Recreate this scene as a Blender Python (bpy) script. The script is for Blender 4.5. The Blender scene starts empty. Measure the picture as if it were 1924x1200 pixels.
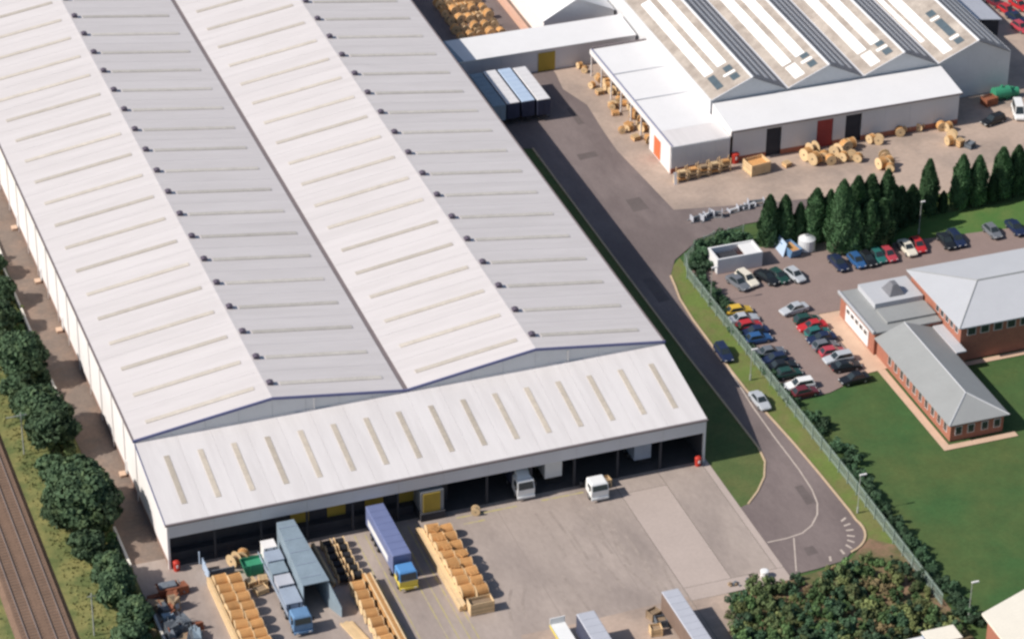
import bpy, math, random
from mathutils import Vector, Matrix
random.seed(7)
R = math.radians
S = bpy.context.scene
COL = S.collection

# ------------------------------------------------------------------ camera
F, PT, RO, AZ = 5856.9, .5579, .0106, .3501          # focal length in photo pixels, pitch, roll, azimuth
CAM = Vector((-69.89, -319.09, 240.27))
FW = Vector((math.sin(AZ)*math.cos(PT), math.cos(AZ)*math.cos(PT), -math.sin(PT)))
_rt = Vector((math.cos(AZ), -math.sin(AZ), 0)); _up = _rt.cross(FW)
RT = _rt*math.cos(RO) + _up*math.sin(RO); UP = _up*math.cos(RO) - _rt*math.sin(RO)
cd = bpy.data.cameras.new('camera'); cam = bpy.data.objects.new('camera', cd); COL.objects.link(cam)
cam.matrix_world = Matrix(((RT.x, UP.x, -FW.x, CAM.x), (RT.y, UP.y, -FW.y, CAM.y), (RT.z, UP.z, -FW.z, CAM.z), (0, 0, 0, 1)))
cd.sensor_fit = 'HORIZONTAL'; cd.sensor_width = 36; cd.lens = 36*F/1924
cd.clip_start = 1; cd.clip_end = 6000
S.camera = cam

def g(x, y, z=0.0):
    """photo pixel -> point of the level plane at height z"""
    d = FW + RT*((x-962)/F) - UP*((y-600)/F)
    return CAM + d*((z-CAM.z)/d.z)

# ------------------------------------------------------------------ world, sun, exposure
SUN_EL = 40.0
w = bpy.data.worlds.new('World'); S.world = w; w.use_nodes = True
nt = w.node_tree; nt.nodes.clear()
sky = nt.nodes.new('ShaderNodeTexSky'); sky.sky_type = 'NISHITA'; sky.sun_disc = False
sky.sun_elevation = R(SUN_EL); sky.sun_rotation = R(270)
bg = nt.nodes.new('ShaderNodeBackground'); bg.inputs['Strength'].default_value = .085
wo = nt.nodes.new('ShaderNodeOutputWorld')
nt.links.new(sky.outputs[0], bg.inputs[0]); nt.links.new(bg.outputs[0], wo.inputs[0])
sl = bpy.data.lights.new('sun', 'SUN'); sl.energy = 4.3; sl.angle = R(.53); sl.color = (1, .945, .87)
so = bpy.data.objects.new('sun', sl); COL.objects.link(so)
so.location = (-120, 0, 120)
so.rotation_euler = Vector((math.cos(R(SUN_EL)), -.015, -math.sin(R(SUN_EL)))).to_track_quat('-Z', 'Y').to_euler()
vs = S.view_settings
vs.view_transform = 'Standard'; vs.look = 'None'; vs.gamma = 1; vs.use_curve_mapping = False; vs.exposure = 0.2
S.cycles.filter_width = 2.7

# ------------------------------------------------------------------ materials
MATS = {}
def mat(name, col, rough=.8, var=.12, scale=.35, fine=.0, fscale=6., bump=0., metal=0., spec=.3, stretch=None, rnd=0., col2=None, emit=None, c2scale=None, lo=.42, hi=.6):
    """principled material: large mottling (var), fine grain, optional second colour in patches, per-object variation"""
    if name in MATS: return MATS[name]
    m = bpy.data.materials.new(name); m.use_nodes = True; MATS[name] = m
    N = m.node_tree.nodes; L = m.node_tree.links; b = N['Principled BSDF']
    b.inputs['Roughness'].default_value = rough; b.inputs['Metallic'].default_value = metal
    b.inputs['Specular IOR Level'].default_value = spec
    geo = N.new('ShaderNodeNewGeometry'); src = geo.outputs['Position']
    if stretch:
        mp = N.new('ShaderNodeMapping'); mp.inputs['Scale'].default_value = stretch
        L.new(src, mp.inputs['Vector']); src = mp.outputs[0]
    def noise(sc, det=4):
        n = N.new('ShaderNodeTexNoise'); n.inputs['Scale'].default_value = sc; n.inputs['Detail'].default_value = det
        n.inputs['Roughness'].default_value = .62; L.new(src, n.inputs['Vector']); return n.outputs['Fac']
    def math_(op, a, b_):
        n = N.new('ShaderNodeMath'); n.operation = op
        for i, v in enumerate((a, b_)):
            if isinstance(v, (int, float)): n.inputs[i].default_value = v
            else: L.new(v, n.inputs[i])
        return n.outputs[0]
    base = N.new('ShaderNodeRGB'); base.outputs[0].default_value = (*col, 1); c = base.outputs[0]
    if col2:
        mr = N.new('ShaderNodeMapRange'); mr.inputs['From Min'].default_value = lo; mr.inputs['From Max'].default_value = hi
        L.new(noise(c2scale or scale*.6, 5), mr.inputs['Value'])
        mx = N.new('ShaderNodeMix'); mx.data_type = 'RGBA'; L.new(mr.outputs[0], mx.inputs['Factor'])
        L.new(c, mx.inputs['A']); mx.inputs['B'].default_value = (*col2, 1); c = mx.outputs['Result']
    val = None
    if var:
        val = math_('ADD', math_('MULTIPLY', noise(scale), 2*var*1.6), 1-var*1.6)
    if fine:
        f = math_('ADD', math_('MULTIPLY', noise(fscale, 3), 2*fine*1.6), 1-fine*1.6)
        val = f if val is None else math_('MULTIPLY', val, f)
    if rnd:
        oi = N.new('ShaderNodeObjectInfo')
        f = math_('ADD', math_('MULTIPLY', oi.outputs['Random'], 2*rnd), 1-rnd)
        val = f if val is None else math_('MULTIPLY', val, f)
    if val is not None:
        h = N.new('ShaderNodeHueSaturation'); L.new(val, h.inputs['Value']); L.new(c, h.inputs['Color']); c = h.outputs[0]
    L.new(c, b.inputs['Base Color'])
    if bump:
        bp = N.new('ShaderNodeBump'); bp.inputs['Strength'].default_value = bump; bp.inputs['Distance'].default_value = .1
        L.new(noise(fscale, 3), bp.inputs['Height']); L.new(bp.outputs[0], b.inputs['Normal'])
    return m

M = {}
M['grass']   = mat('lawn grass', (.050, .112, .034), .95, .16, .3, .14, 2.0, .3, col2=(.088, .118, .036), c2scale=.06, lo=.4, hi=.66)
M['brightlawn'] = mat('mown grass', (.075, .165, .04), .95, .10, .15, .12, 2.5, .3, col2=(.105, .165, .045), c2scale=.15)
M['vergeW']  = mat('shade deepened verge grass', (.085, .122, .040), .95, .15, .3, .18, 2.5, .3, col2=(.11, .13, .045), c2scale=.25)  # even tone, darkened partway to stand in for the warehouse shadow
M['rough']   = mat('rough grass', (.235, .22, .08), .95, .16, .35, .20, 2.2, .4, col2=(.12, .145, .05), c2scale=.22)
M['verge']   = mat('verge grass', (.135, .185, .045), .95, .15, .3, .18, 2.5, .3, col2=(.17, .17, .06), c2scale=.25)
M['soil']    = mat('bare soil', (.25, .155, .10), .95, .15, .4, .15, 3, col2=(.12, .12, .05), c2scale=.3, lo=.4, hi=.58)
M['asphalt'] = mat('road asphalt', (.168, .133, .127), .9, .13, .25, .10, 3.0, .1, col2=(.215, .172, .162), c2scale=.13, stretch=(1, .35, 1))
M['parking'] = mat('car park paving', (.27, .20, .178), .9, .09, .3, .10, 3.0, .1)
M['conc']    = mat('yard concrete', (.39, .322, .282), .85, .15, .16, .10, 1.8, .1, col2=(.285, .235, .21), c2scale=.10, stretch=(1, .45, 1), lo=.45, hi=.7)
M['concJ']   = mat('joint', (.30, .25, .22), .9, .15, .3)
M['concL']   = mat('pale concrete', (.455, .375, .332), .85, .07, .15, .07, 2, .1)
M['concE']   = mat('stained concrete', (.46, .352, .285), .85, .12, .12, .12, 1.5, .1, col2=(.345, .27, .225), c2scale=.09)
M['concP']   = mat('path concrete', (.20, .158, .132), .9, .16, .25, .14, 2, .1, col2=(.255, .185, .145), c2scale=.2)
M['pave']    = mat('cream paving', (.62, .43, .31), .85, .10, .4, .08, 3)
M['pinkwall']= mat('pink concrete', (.62, .38, .28), .85, .08, .4)
M['kerb']    = mat('kerb stone', (.55, .41, .27), .85, .15, .8, .1, 4)
M['whitewall']= mat('white kerb wall', (.72, .68, .61), .85, .12, .8, .1, 4)
M['paint']   = mat('white road paint', (.52, .44, .38), .8, .18, .8, .2, 4)
M['ypaint']  = mat('worn yellow paint', (.50, .43, .18), .85, .25, .7, .25, 4, col2=(.38, .32, .24), c2scale=.7)
M['ballast'] = mat('railway ballast', (.20, .128, .09), .95, .14, .5, .22, 3.0, .5)
M['sleeper'] = mat('sleeper', (.17, .115, .085), .9, .2, .5)
M['rail']    = mat('rail steel', (.34, .27, .24), .5, .15, .5, metal=.4)
M['roof']    = mat('white roof sheeting', (.64, .597, .588), .55, .035, .9, .025, 3, 0, spec=.25, col2=(.608, .566, .556), c2scale=.5, stretch=(.14, 1.3, .14), rnd=.018)
M['roof2']   = mat('newer roof sheeting', (.70, .662, .65), .55, .03, .9, .025, 3, 0, spec=.25, col2=(.655, .617, .605), c2scale=.5, stretch=(1.3, .14, .14), rnd=.018)
M['white']   = mat('white sheeting', (.76, .745, .74), .6, .03, .3, .02, 2)
M['clad']    = mat('grey white cladding', (.66, .66, .67), .6, .06, .3, .03, 3)
M['cladw']   = mat('white wall cladding', (.80, .765, .745), .6, .05, .3, .02, 3)
M['fascia']  = mat('pale fascia', (.64, .64, .66), .6, .06, .3)
M['grp']     = mat('aged translucent sheet', (.52, .455, .375), .6, .14, .9, .12, 3, rnd=.13)
M['grp_r']   = mat('aged translucent sheet with shade tint', (.545, .505, .455), .6, .14, .7, .12, 3, rnd=.12)  # greyer copy for the shaded slopes, shade tint put into the colour
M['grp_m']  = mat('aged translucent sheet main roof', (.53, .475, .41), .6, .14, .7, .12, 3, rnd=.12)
M['bluetrim']= mat('blue trim', (.15, .16, .30), .5, .08, .5)
M['gutter']  = mat('dark gutter', (.20, .165, .165), .6, .1, .5)
M['vent']    = mat('ridge vent dark', (.11, .09, .12), .6, .12, 1.5)
M['dark']    = mat('dark interior and dock shade', (.045, .046, .055), .9, .2, .5)
M['dockwall']= mat('shade dark blockwork', (.055, .055, .062), .9, .15, .5, .1, 3)  # blockwork colour darkened to stand in for shade beneath roofs and canopies
M['shadefloor']= mat('shade dark dock floor', (.085, .08, .08), .8, .2, .4, .1, 2)  # near-black floor colour stands in for deep canopy shade
M['steel']   = mat('painted steel', (.26, .27, .28), .6, .1, .5)
M['yellow']  = mat('yellow shutter', (.42, .30, .05), .6, .1, .8)
M['reddoor'] = mat('red shutter', (.36, .06, .055), .6, .1, .8)
M['orange']  = mat('orange door', (.75, .17, .07), .6, .1, .8)
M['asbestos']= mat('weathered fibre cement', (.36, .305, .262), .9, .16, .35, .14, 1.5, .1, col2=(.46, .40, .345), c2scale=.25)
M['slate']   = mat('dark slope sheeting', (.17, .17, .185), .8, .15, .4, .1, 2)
M['gable']   = mat('grey gable cladding', (.66, .66, .67), .7, .06, .3, .04, 2)
M['skyw']    = mat('white rooflight', (.92, .91, .89), .5, .03, .5)
M['darkglass']= mat('dark roof glass', (.095, .125, .145), .35, .2, .8)
M['greymetal']= mat('grey metal roof', (.31, .315, .31), .6, .06, .3, .04, 2)
M['palemetal']= mat('pale metal roof', (.50, .505, .525), .55, .04, .3, .02, 2)
M['brick']   = mat('orange brick', (.37, .15, .10), .9, .14, .8, .12, 4)
M['dullbrick']= mat('dull brick', (.27, .17, .135), .9, .14, .8, .12, 4)
M['glass']   = mat('window glass', (.03, .04, .045), .12, .1, 1, spec=.6)
M['wood']    = mat('pale timber', (.68, .49, .28), .85, .14, 1.1, .1, 5, rnd=.16)
M['wood2']   = mat('orange timber battens', (.56, .29, .11), .85, .16, 1.1, .12, 5, rnd=.2)
M['wood3']   = mat('grey brown timber', (.30, .215, .14), .9, .16, 1.1, .12, 5, rnd=.2)
M['cable']   = mat('black cable', (.03, .03, .035), .7, .2, 1, rnd=.3)
M['tyre']    = mat('tyre rubber', (.018, .018, .02), .9, .1, 3)
M['rim']     = mat('wheel rim', (.32, .32, .33), .4, .05, 3, metal=.5)
M['chassis'] = mat('chassis black', (.03, .03, .033), .8, .1, 2)
M['lampglass']= mat('head lamp', (.7, .7, .68), .3, .02, 2)
M['tail']    = mat('tail lamp', (.35, .03, .03), .4, .05, 2)
M['fence']   = mat('green fence steel', (.30, .37, .32), .7, .1, 1)
M['post']    = mat('lamp post grey', (.36, .37, .34), .6, .05, 1)
M['leafD']   = mat('broadleaf foliage', (.058, .10, .05), .8, .35, .55, .2, 3, rnd=.25, col2=(.10, .14, .06), c2scale=.5, lo=.5, hi=.72)
M['leafS']   = mat('shrub foliage', (.11, .15, .06), .8, .35, .5, .2, 3, rnd=.35, col2=(.20, .19, .085), c2scale=.3, lo=.5, hi=.75)
M['leafH']   = mat('hedge foliage', (.055, .11, .055), .8, .3, .5, .2, 3, rnd=.25)
M['leafC']   = mat('conifer foliage', (.085, .17, .075), .85, .3, .4, .2, 3, rnd=.25)
M['bark']    = mat('bark', (.12, .085, .06), .95, .2, 1)
M['skipblue']= mat('blue painted steel', (.13, .24, .40), .6, .15, .9, .1, 4)
M['bluegrey']= mat('blue grey painted steel and roof shade', (.235, .295, .345), .6, .14, .5, .1, 3)
M['bluepale']= mat('pale blue steel', (.31, .36, .44), .6, .14, .6, .1, 3)
M['green']   = mat('green painted steel', (.045, .26, .145), .6, .12, .9)
M['redp']    = mat('red paint', (.50, .045, .03), .6, .1, 1)
M['rust']    = mat('rusty steel', (.27, .10, .055), .9, .25, 1, .2, 4)
M['scrap']   = mat('scrap steel', (.12, .135, .155), .7, .3, 1, .2, 4, rnd=.4)
M['trailgrey']= mat('trailer roof grey', (.46, .47, .52), .5, .06, .5, .05, 3)
M['trailwhite']= mat('trailer roof white', (.68, .66, .66), .5, .06, .5, .05, 3)
M['trailblue']= mat('trailer roof pale blue', (.44, .54, .68), .5, .06, .5, .05, 3)
M['curtain'] = mat('dark curtain side', (.045, .05, .085), .6, .1, .8)
M['curtainb']= mat('brown curtain side', (.20, .14, .11), .7, .15, .8)
M['lilac']   = mat('blue purple curtain', (.16, .19, .34), .5, .08, .6)
M['cabblue'] = mat('cab blue', (.10, .27, .55), .35, .05, 1)
M['cabyel']  = mat('cab yellow', (.75, .60, .10), .35, .05, 1)
M['cabwhite']= mat('cab white', (.80, .80, .79), .35, .03, 1)
M['sand']    = mat('cream roof felt', (.80, .74, .63), .85, .05, .4, .05, 3)
CARC = dict(yellow=(.68, .43, .05), silver=(.46, .48, .51), red=(.50, .03, .035), darkblue=(.018, .028, .07), blue=(.035, .11, .27), black=(.016, .018, .022),
            white=(.80, .79, .77), cream=(.74, .68, .57), green=(.02, .065, .052), teal=(.03, .15, .135), maroon=(.15, .025, .035), grey=(.16, .17, .19), pinkred=(.45, .06, .08))
for k, v in CARC.items(): M['car_'+k] = mat('car paint '+k, v, .28, .02, 1, spec=.5)

# ------------------------------------------------------------------ mesh helpers
class MB:
    def __init__(s): s.v = []; s.f = []
    def add(s, vs, fs):
        o = len(s.v); s.v += [tuple(p) for p in vs]; s.f += [tuple(i+o for i in f) for f in fs]; return s
    def box(s, x0, x1, y0, y1, z0, z1):
        return s.add([(x0,y0,z0),(x1,y0,z0),(x1,y1,z0),(x0,y1,z0),(x0,y0,z1),(x1,y0,z1),(x1,y1,z1),(x0,y1,z1)],
                     [(0,3,2,1),(4,5,6,7),(0,1,5,4),(1,2,6,5),(2,3,7,6),(3,0,4,7)])
    def hexa(s, b, t):            # bottom ring, top ring (4 points each)
        return s.add(list(b)+list(t), [(0,3,2,1),(4,5,6,7),(0,1,5,4),(1,2,6,5),(2,3,7,6),(3,0,4,7)])
    def prism(s, ring, off):      # ring of points, extruded by vector
        n = len(ring); o = Vector(off)
        top = [Vector(p)+o for p in ring]
        return s.add(list(ring)+top, [tuple(range(n))[::-1], tuple(range(n, 2*n))]+[(i, (i+1)%n, n+(i+1)%n, n+i) for i in range(n)])
    def cyl(s, p0, p1, r0, r1=None, n=10, caps=True):
        r1 = r0 if r1 is None else r1
        p0 = Vector(p0); p1 = Vector(p1); d = (p1-p0).normalized()
        a = d.orthogonal().normalized(); b = d.cross(a)
        vs = [p0+(a*math.cos(t)+b*math.sin(t))*r0 for t in [2*math.pi*i/n for i in range(n)]] + [p1+(a*math.cos(t)+b*math.sin(t))*r1 for t in [2*math.pi*i/n for i in range(n)]]
        fs = [(i, (i+1)%n, n+(i+1)%n, n+i) for i in range(n)]
        if caps: fs += [tuple(range(n))[::-1], tuple(range(n, 2*n))]
        return s.add(vs, fs)
    def poly(s, pts): return s.add(pts, [tuple(range(len(pts)))])
    def slab(s, ring, t):         # thin plate following a (possibly sloping) quad: thickness t downwards
        return s.prism([Vector(p)-Vector((0,0,t)) for p in ring], (0,0,t))
    def mesh(s, name):
        me = bpy.data.meshes.new(name); me.from_pydata(s.v, [], s.f); me.update(); return me
    def build(s, name, m, parent=None, origin=None, kind=None, smooth=False):
        o = Vector(origin) if origin is not None else (parent_loc(parent) if parent else Vector((0,0,0)))
        s.v = [tuple(Vector(p)-o) for p in s.v]
        me = s.mesh(name); me.materials.append(M[m] if isinstance(m, str) else m)
        if smooth:
            for p in me.polygons: p.use_smooth = True
        return link(name, me, parent, (o - parent_loc(parent)) if (parent or origin is not None) else None, kind)
def parent_loc(p):
    v = Vector((0,0,0))
    while p: v += p.location; p = p.parent
    return v
def link(name, me, parent=None, loc=None, kind=None, rz=0):
    ob = bpy.data.objects.new(name, me); COL.objects.link(ob)
    if parent: ob.parent = parent
    if loc is not None: ob.location = loc
    if rz: ob.rotation_euler.z = rz
    if kind: ob['kind'] = kind
    return ob
def tag(o, label, cat, group=None):
    o['label'] = label; o['category'] = cat
    if group: o['group'] = group
    return o
def thing(name, label, cat, loc=(0,0,0), group=None, rz=0):
    o = bpy.data.objects.new(name, None); COL.objects.link(o); o.location = loc; o.rotation_euler.z = rz
    o.empty_display_size = .5
    return tag(o, label, cat, group)
def struct(name, mb, m): return mb.build(name, m, kind='structure')
def sheet(name, pts, z, m):
    return struct(name, MB().poly([(x, y, z) for x, y in pts]), m)
def copy_tree(o, parent=None):
    c = o.copy(); COL.objects.link(c); c.parent = parent
    for ch in o.children: copy_tree(ch, c)
    return c
def ribbon(pts, wd, z0, z1, mb=None):
    """a strip of width wd along a polyline with a real height"""
    mb = mb or MB(); n = len(pts); P = [Vector((p[0], p[1], 0)) for p in pts]; L = []; Rr = []
    for i in range(n):
        d = (P[min(i+1, n-1)]-P[max(i-1, 0)]).normalized(); q = Vector((-d.y, d.x, 0))*wd/2
        L.append(P[i]+q); Rr.append(P[i]-q)
    vs = []
    for i in range(n):
        for a, z in ((L[i], z0), (Rr[i], z0), (Rr[i], z1), (L[i], z1)): vs.append((a.x, a.y, z))
    fs = [(0,3,2,1), (4*n-4, 4*n-3, 4*n-2, 4*n-1)]
    for i in range(n-1):
        a, b = 4*i, 4*i+4
        fs += [(a, a+1, b+1, b), (a+1, a+2, b+2, b+1), (a+2, a+3, b+3, b+2), (a+3, a, b, b+3)]
    return mb.add(vs, fs)
def arc(cx, cy, r, a0, a1, n=10): return [(cx+r*math.cos(R(a0+(a1-a0)*i/n)), cy+r*math.sin(R(a0+(a1-a0)*i/n))) for i in range(n+1)]

# ================================================================== GROUND
sheet('ground', [(-1500, -1500), (1500, -1500), (1500, 1500), (-1500, 1500)], -.12, 'grass')
sheet('rough_verge', [(-60, -150), (-4.6, -150), (-4.6, 260), (-60, 260)], -.08, 'rough')
sheet('lineside_path', [(-4.6, 2.0), (0.3, 2.0), (0.3, 260), (-4.2, 260), (-4.0, 90), (-4.9, 55)], -.03, 'concP')
sheet('yard', [(-4.6, -150), (61.0, -150), (61.0, 16), (0.2, 16), (0.2, 2.2), (-4.6, 2.2)], -.02, 'conc')
for nm, x0, x1, y0, y1, m in (('yard_slab', 61.05, 67.65, -25.6, -3.6, 'concL'), ('yard_slab', 61.05, 67.65, -3.55, 16, 'conc'), ('yard_slab', 67.7, 74.0, -25.6, 16, 'conc'),
                              ('yard_slab', 61.05, 75.0, -28.4, -25.65, 'concL'), ('yard_edge', 74.05, 75.0, -25.6, 2.0, 'concL'), ('yard_slab', 61.05, 66.0, -150, -28.45, 'concE')):
    sheet(nm, [(x0, y0), (x1, y0), (x1, y1), (x0, y1)], -.016, m)
sheet('pale_patch', [(38, -28), (46, -28), (60.9, -27.4), (60.9, -45), (38, -45)], -.012, 'concE')
# access road east of the warehouse
rk = [(88.7, 46.5), (88.2, 43.5), (87.5, 40), (87.1, 34), (87.0, 25), (87.0, 14.6), (87.3, 9.0), (87.9, 0.2), (88.2, -8), (88.4, -17)] + arc(83.4, -20.6, 5.1, 15, -75, 9)
lk = [(82.7, 90), (82.6, 55), (82.6, 25), (82.8, 12), (82.9, .5), (82.4, -2.8), (80.8, -6.2), (78.6, -9.0), (76.3, -11.2)]
road = [(75.02, -11.6)] + lk[::-1] + [(76.0, 92), (75.0, 130), (95.5, 130), (95.2, 113), (94.4, 107.5), (96.2, 101), (95.5, 92), (95.2, 85), (96.0, 74), (96.6, 64.6), (109.3, 62.2), (124, 60.2), (124, 57.0), (105, 57), (97, 55.2), (91, 50.5)] + rk + [(83.0, -26.9), (79, -27.4), (75.02, -27.6)]
sheet('road', road, -.01, 'asphalt')
sheet('north_yard', [(75, 130.1), (95.4, 130.1), (95.4, 260), (75, 260)], -.012, 'asphalt')
sheet('factory_apron', [(95.5, 130), (95.2, 113), (94.4, 107.5), (96.2, 101), (95.5, 92), (95.2, 85), (96.0, 74), (96.6, 64.6), (109.3, 62.2), (124, 60.2), (124, 57), (200, 50), (230, 60), (230, 200), (95.5, 200)], -.015, 'concE')
struct('kerb', ribbon(rk, .28, -.1, .10), 'kerb')
struct('kerb', ribbon(lk, .25, -.1, .10), 'kerb')
sheet('grass_verge', [(87.2, 46), (86.9, 14), (88.2, -8), (88.5, -18), (87.5, -24), (90.5, -30), (92, -30), (92, 51), (89, 48)], -.05, 'verge')
sheet('warehouse_verge', [(74.9, -11.8)] + [(a+.05, b-.05) for a, b in lk[::-1]] + [(82.7, 92), (74.9, 92)], -.05, 'vergeW')
sheet('bare_ground', [(61.05, -29), (75, -28.3), (80, -27.8), (84, -26.8), (88.2, -23.5), (91.5, -26.5), (91.6, -60), (61.05, -60)], -.045, 'soil')
sheet('car_park', [(92.0, 46.6), (92.0, 40), (92.3, 9.4), (98.0, 9.9), (105.0, 12.6), (105.0, 29.5), (118, 29.5), (118, 31), (170, 31), (170, 40.2), (124, 44.6), (118, 47.4), (104, 50), (96, 50)], -.02, 'parking')
sheet('lawn_strip', [(119, 47.2), (124, 44.65), (170, 40.25), (170, 49), (135, 50.2), (124, 50.2)], -.06, 'brightlawn')
sheet('forecourt_paving', [(105.05, 12.7), (108.6, 13.0), (108.6, 29.4), (105.05, 29.4)], -.016, 'pave')
sheet('paving_strip', [(106.7, -8.4), (118.0, -8.4), (118.0, -7.3), (107.9, -7.3), (107.9, 12.9), (106.7, 12.9)], -.025, 'pave')
sheet('paving_strip', [(118.6, 9.9), (170, 9.9), (170, 10.9), (118.6, 10.9)], -.025, 'pave')

# markings
line = [(87.0, 22), (86.6, 16), (86.2, 10), (86.0, 2), (86.0, -6), (85.7, -11), (85.1, -14), (84.0, -16.4), (82.3, -18.4), (80.4, -19.6), (78.0, -20.0), (75.2, -20.0)]
struct('road_line', ribbon(line, .20, -.006, .0), 'paint')
struct('road_line', ribbon([(78.9, -20.2), (76.2, -27)], .18, -.006, .0), 'paint')
for (px, py) in [(1585,975),(1592,985),(1597,995),(1599,1006),(1599,1016),(1595,1026),(1583,1036),(1560,1049)]:
    p = g(px, py); d = (Vector((83.4, -20.6, 0))-p).normalized()
    struct('bay_tick', ribbon([(p.x-d.x*.5, p.y-d.y*.5), (p.x+d.x*.55, p.y+d.y*.55)], .3, -.006, .0), 'paint')
for x in (24.6, 26.0, 29.3, 30.6, 31.9, 33.0):
    struct('yard_line', ribbon([(x, -1.0), (x-.15, -13), (x-.1, -27)], .16, -.016, -.01), 'ypaint')
for (x0, x1, y) in ((38.5, 47, -1.6), (50.5, 56.5, -1.5), (39, 42, -3.2)):
    struct('yard_line', ribbon([(x0, y), (x1, y)], .3, -.016, -.01), 'ypaint')
M['patch'] = mat('tar patch', (.142, .115, .109), .9, .15, .5, .12, 3)
M['oil'] = mat('oil and tyre stain', (.325, .268, .235), .9, .15, .6, .12, 3, col2=(.375, .31, .27), c2scale=.5)
for (x0, x1, y0, y1) in ((84.2, 86.1, 40, 47), (90.5, 93.2, 66, 70), (83.6, 85.0, -14, -9.5), (88.5, 91.8, 84, 86), (79.0, 80.6, -24.5, -22.6), (92.4, 93.6, 95, 101)):
    sheet('road_patch', [(x0, y0), (x1, y0+.2), (x1-.1, y1), (x0+.15, y1-.1)], -.004, 'patch')
random.seed(15)
for k in range(11):
    x = random.uniform(38.5, 59); y = random.uniform(-24, -8); L_ = random.uniform(5, 13); b_ = random.uniform(-2.5, 2.5)
    for dx in (-.95, .95): struct('tyre_mark', ribbon([(x+dx, y-L_/2), (x+dx+b_*.3, y), (x+dx+b_, y+L_/2)], .42, -.019, -.0135-k*.0001), 'oil')
# concrete bay joints of the yard
for x in (44.2, 55.6):
    struct('yard_joint', ribbon([(x, -27), (x, -.2)], .07, -.0195, -.014), 'concJ')

# ================================================================== RAILWAY
bed = MB()
bed.hexa([(-21.9,-150,-.1),(-14.2,-150,-.1),(-14.2,260,-.1),(-21.9,260,-.1)], [(-21.2,-150,.35),(-14.8,-150,.35),(-14.8,260,.35),(-21.2,260,.35)])
struct('ballast_bed', bed, 'ballast')
for cx, lab in ((-16.35, 'railway track beside the lineside verge and trees'), (-19.7, 'railway track on the far side of the ballast from the trees')):
    t = thing('railway_track', lab, 'railway track', (cx, 20, .35), 'pair of railway tracks')
    for dx in (-.75, .75): MB().box(cx+dx-.06, cx+dx+.06, -150, 260, .35, .52).build('rail', 'rail', t)
    m = MB()
    y = -60.0
    while y < 120: m.box(cx-1.25, cx+1.25, y, y+.26, .33, .385); y += .65
    m.build('sleepers', 'sleeper', t, kind='stuff')

# ================================================================== WAREHOUSE
W, D0, HE, RISE, HC, YB = 74.4, 15.7, 9.88, 2.69, 7.0, 205.0
wh = thing('warehouse', 'huge white twin-span warehouse with ridge vents and open loading dock', 'warehouse', (W/2, 60, 0))
HR = HE+RISE; Q = W/4; BAY = 6.79; Y0 = D0+3.3
def slope(x0, z0, x1, z1, name='roof_slope', y0=D0, y1=YB, m='roof'):
    MB().slab([(x0,y0,z0),(x1,y0,z1),(x1,y1,z1),(x0,y1,z0)], .12).build(name, m, wh)
OV = .25
ys_ = [D0]
while ys_[-1] < YB-1: ys_.append(min(YB, Y0-BAY/2+BAY*len(ys_) if True else 0))
for ya, yb in zip(ys_[:-1], ys_[1:]):
    for q_ in ((-OV, HE-.04, Q, HR), (Q+.001, HR, 2*Q-.35, HE+.05), (2*Q+.35, HE+.05, 3*Q, HR), (3*Q+.001, HR, W+OV, HE-.04)):
        slope(*q_, name='roof_sheet', y0=ya+.012, y1=yb-.012)
for x in (Q, 3*Q):
    MB().prism([(x-.45, D0-.05, HR-.06), (x+.45, D0-.05, HR-.06), (x, D0-.05, HR+.012)], (0, YB-D0, 0)).build('ridge_cap', 'roof', wh)
MB().box(2*Q-.34, 2*Q+.34, D0+.02, YB, HE-.25, HE-.02).build('valley_gutter', 'gutter', wh)
MB().box(-.52, -.26, D0-.1, YB, HE-.22, HE-.02).build('eave_gutter', 'gutter', wh)
MB().box(W+.26, W+.5, D0-.1, YB, HE-.22, HE-.02).build('eave_gutter', 'gutter', wh)
# verge trim in blue along the front gables
for (xa, za, xb, zb) in ((-.5, HE, Q, HR), (Q, HR, 2*Q, HE), (2*Q, HE, 3*Q, HR), (3*Q, HR, W+.5, HE)):
    MB().prism([(xa, D0-.22, za-.34), (xb, D0-.22, zb-.34), (xb, D0-.22, zb+.04), (xa, D0-.22, za+.04)], (0, .18, 0)).build('verge_trim', 'bluetrim', wh)
# rooflights: one strip per bay on each slope, meshes shared
def strip_mesh(xa, xb, za, zb, wd=.75):
    m = MB().slab([(xa, -wd/2, za), (xb, -wd/2, zb), (xb, wd/2, zb), (xa, wd/2, za)], .05); return m
sl_ = RISE/(Q+OV)
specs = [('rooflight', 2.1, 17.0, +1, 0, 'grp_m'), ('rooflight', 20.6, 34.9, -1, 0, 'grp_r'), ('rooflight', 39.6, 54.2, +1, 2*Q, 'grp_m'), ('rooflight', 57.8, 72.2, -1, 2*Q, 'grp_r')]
nb = int((YB-Y0)/BAY)
for nm, xa, xb, sg, xo, mm in specs:
    def zz(x):
        lx = x-xo
        return (HE+RISE*(lx/Q) if sg > 0 else HR-RISE*((lx-Q)/Q))+.075
    me = strip_mesh(0, xb-xa, 0, zz(xb)-zz(xa), .8).mesh('rooflight'); me.materials.append(M[mm])
    for i in range(nb):
        link('rooflight', me, wh, Vector((xa, Y0+i*BAY-(.15 if sg > 0 else 0), zz(xa)))-wh.location)
# ridge vents: louvred box on a curb, one per bay
vm = MB().box(-.35, .45, -.36, .36, -.25, .28).mesh('ridge_vent'); vm.materials.append(M['vent'])
vc = MB().prism([(-.42, -.42, .281), (.52, -.42, .281), (.05, -.42, .46)], (0, .84, 0)).mesh('vent_cowl'); vc.materials.append(M['vent'])
for x in (Q+.62, 3*Q+.62):
    for i in range(nb):
        v = link('ridge_vent', vm, wh, Vector((x, Y0+i*BAY, HR))-wh.location)
        link('vent_cowl', vc, v)
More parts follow.
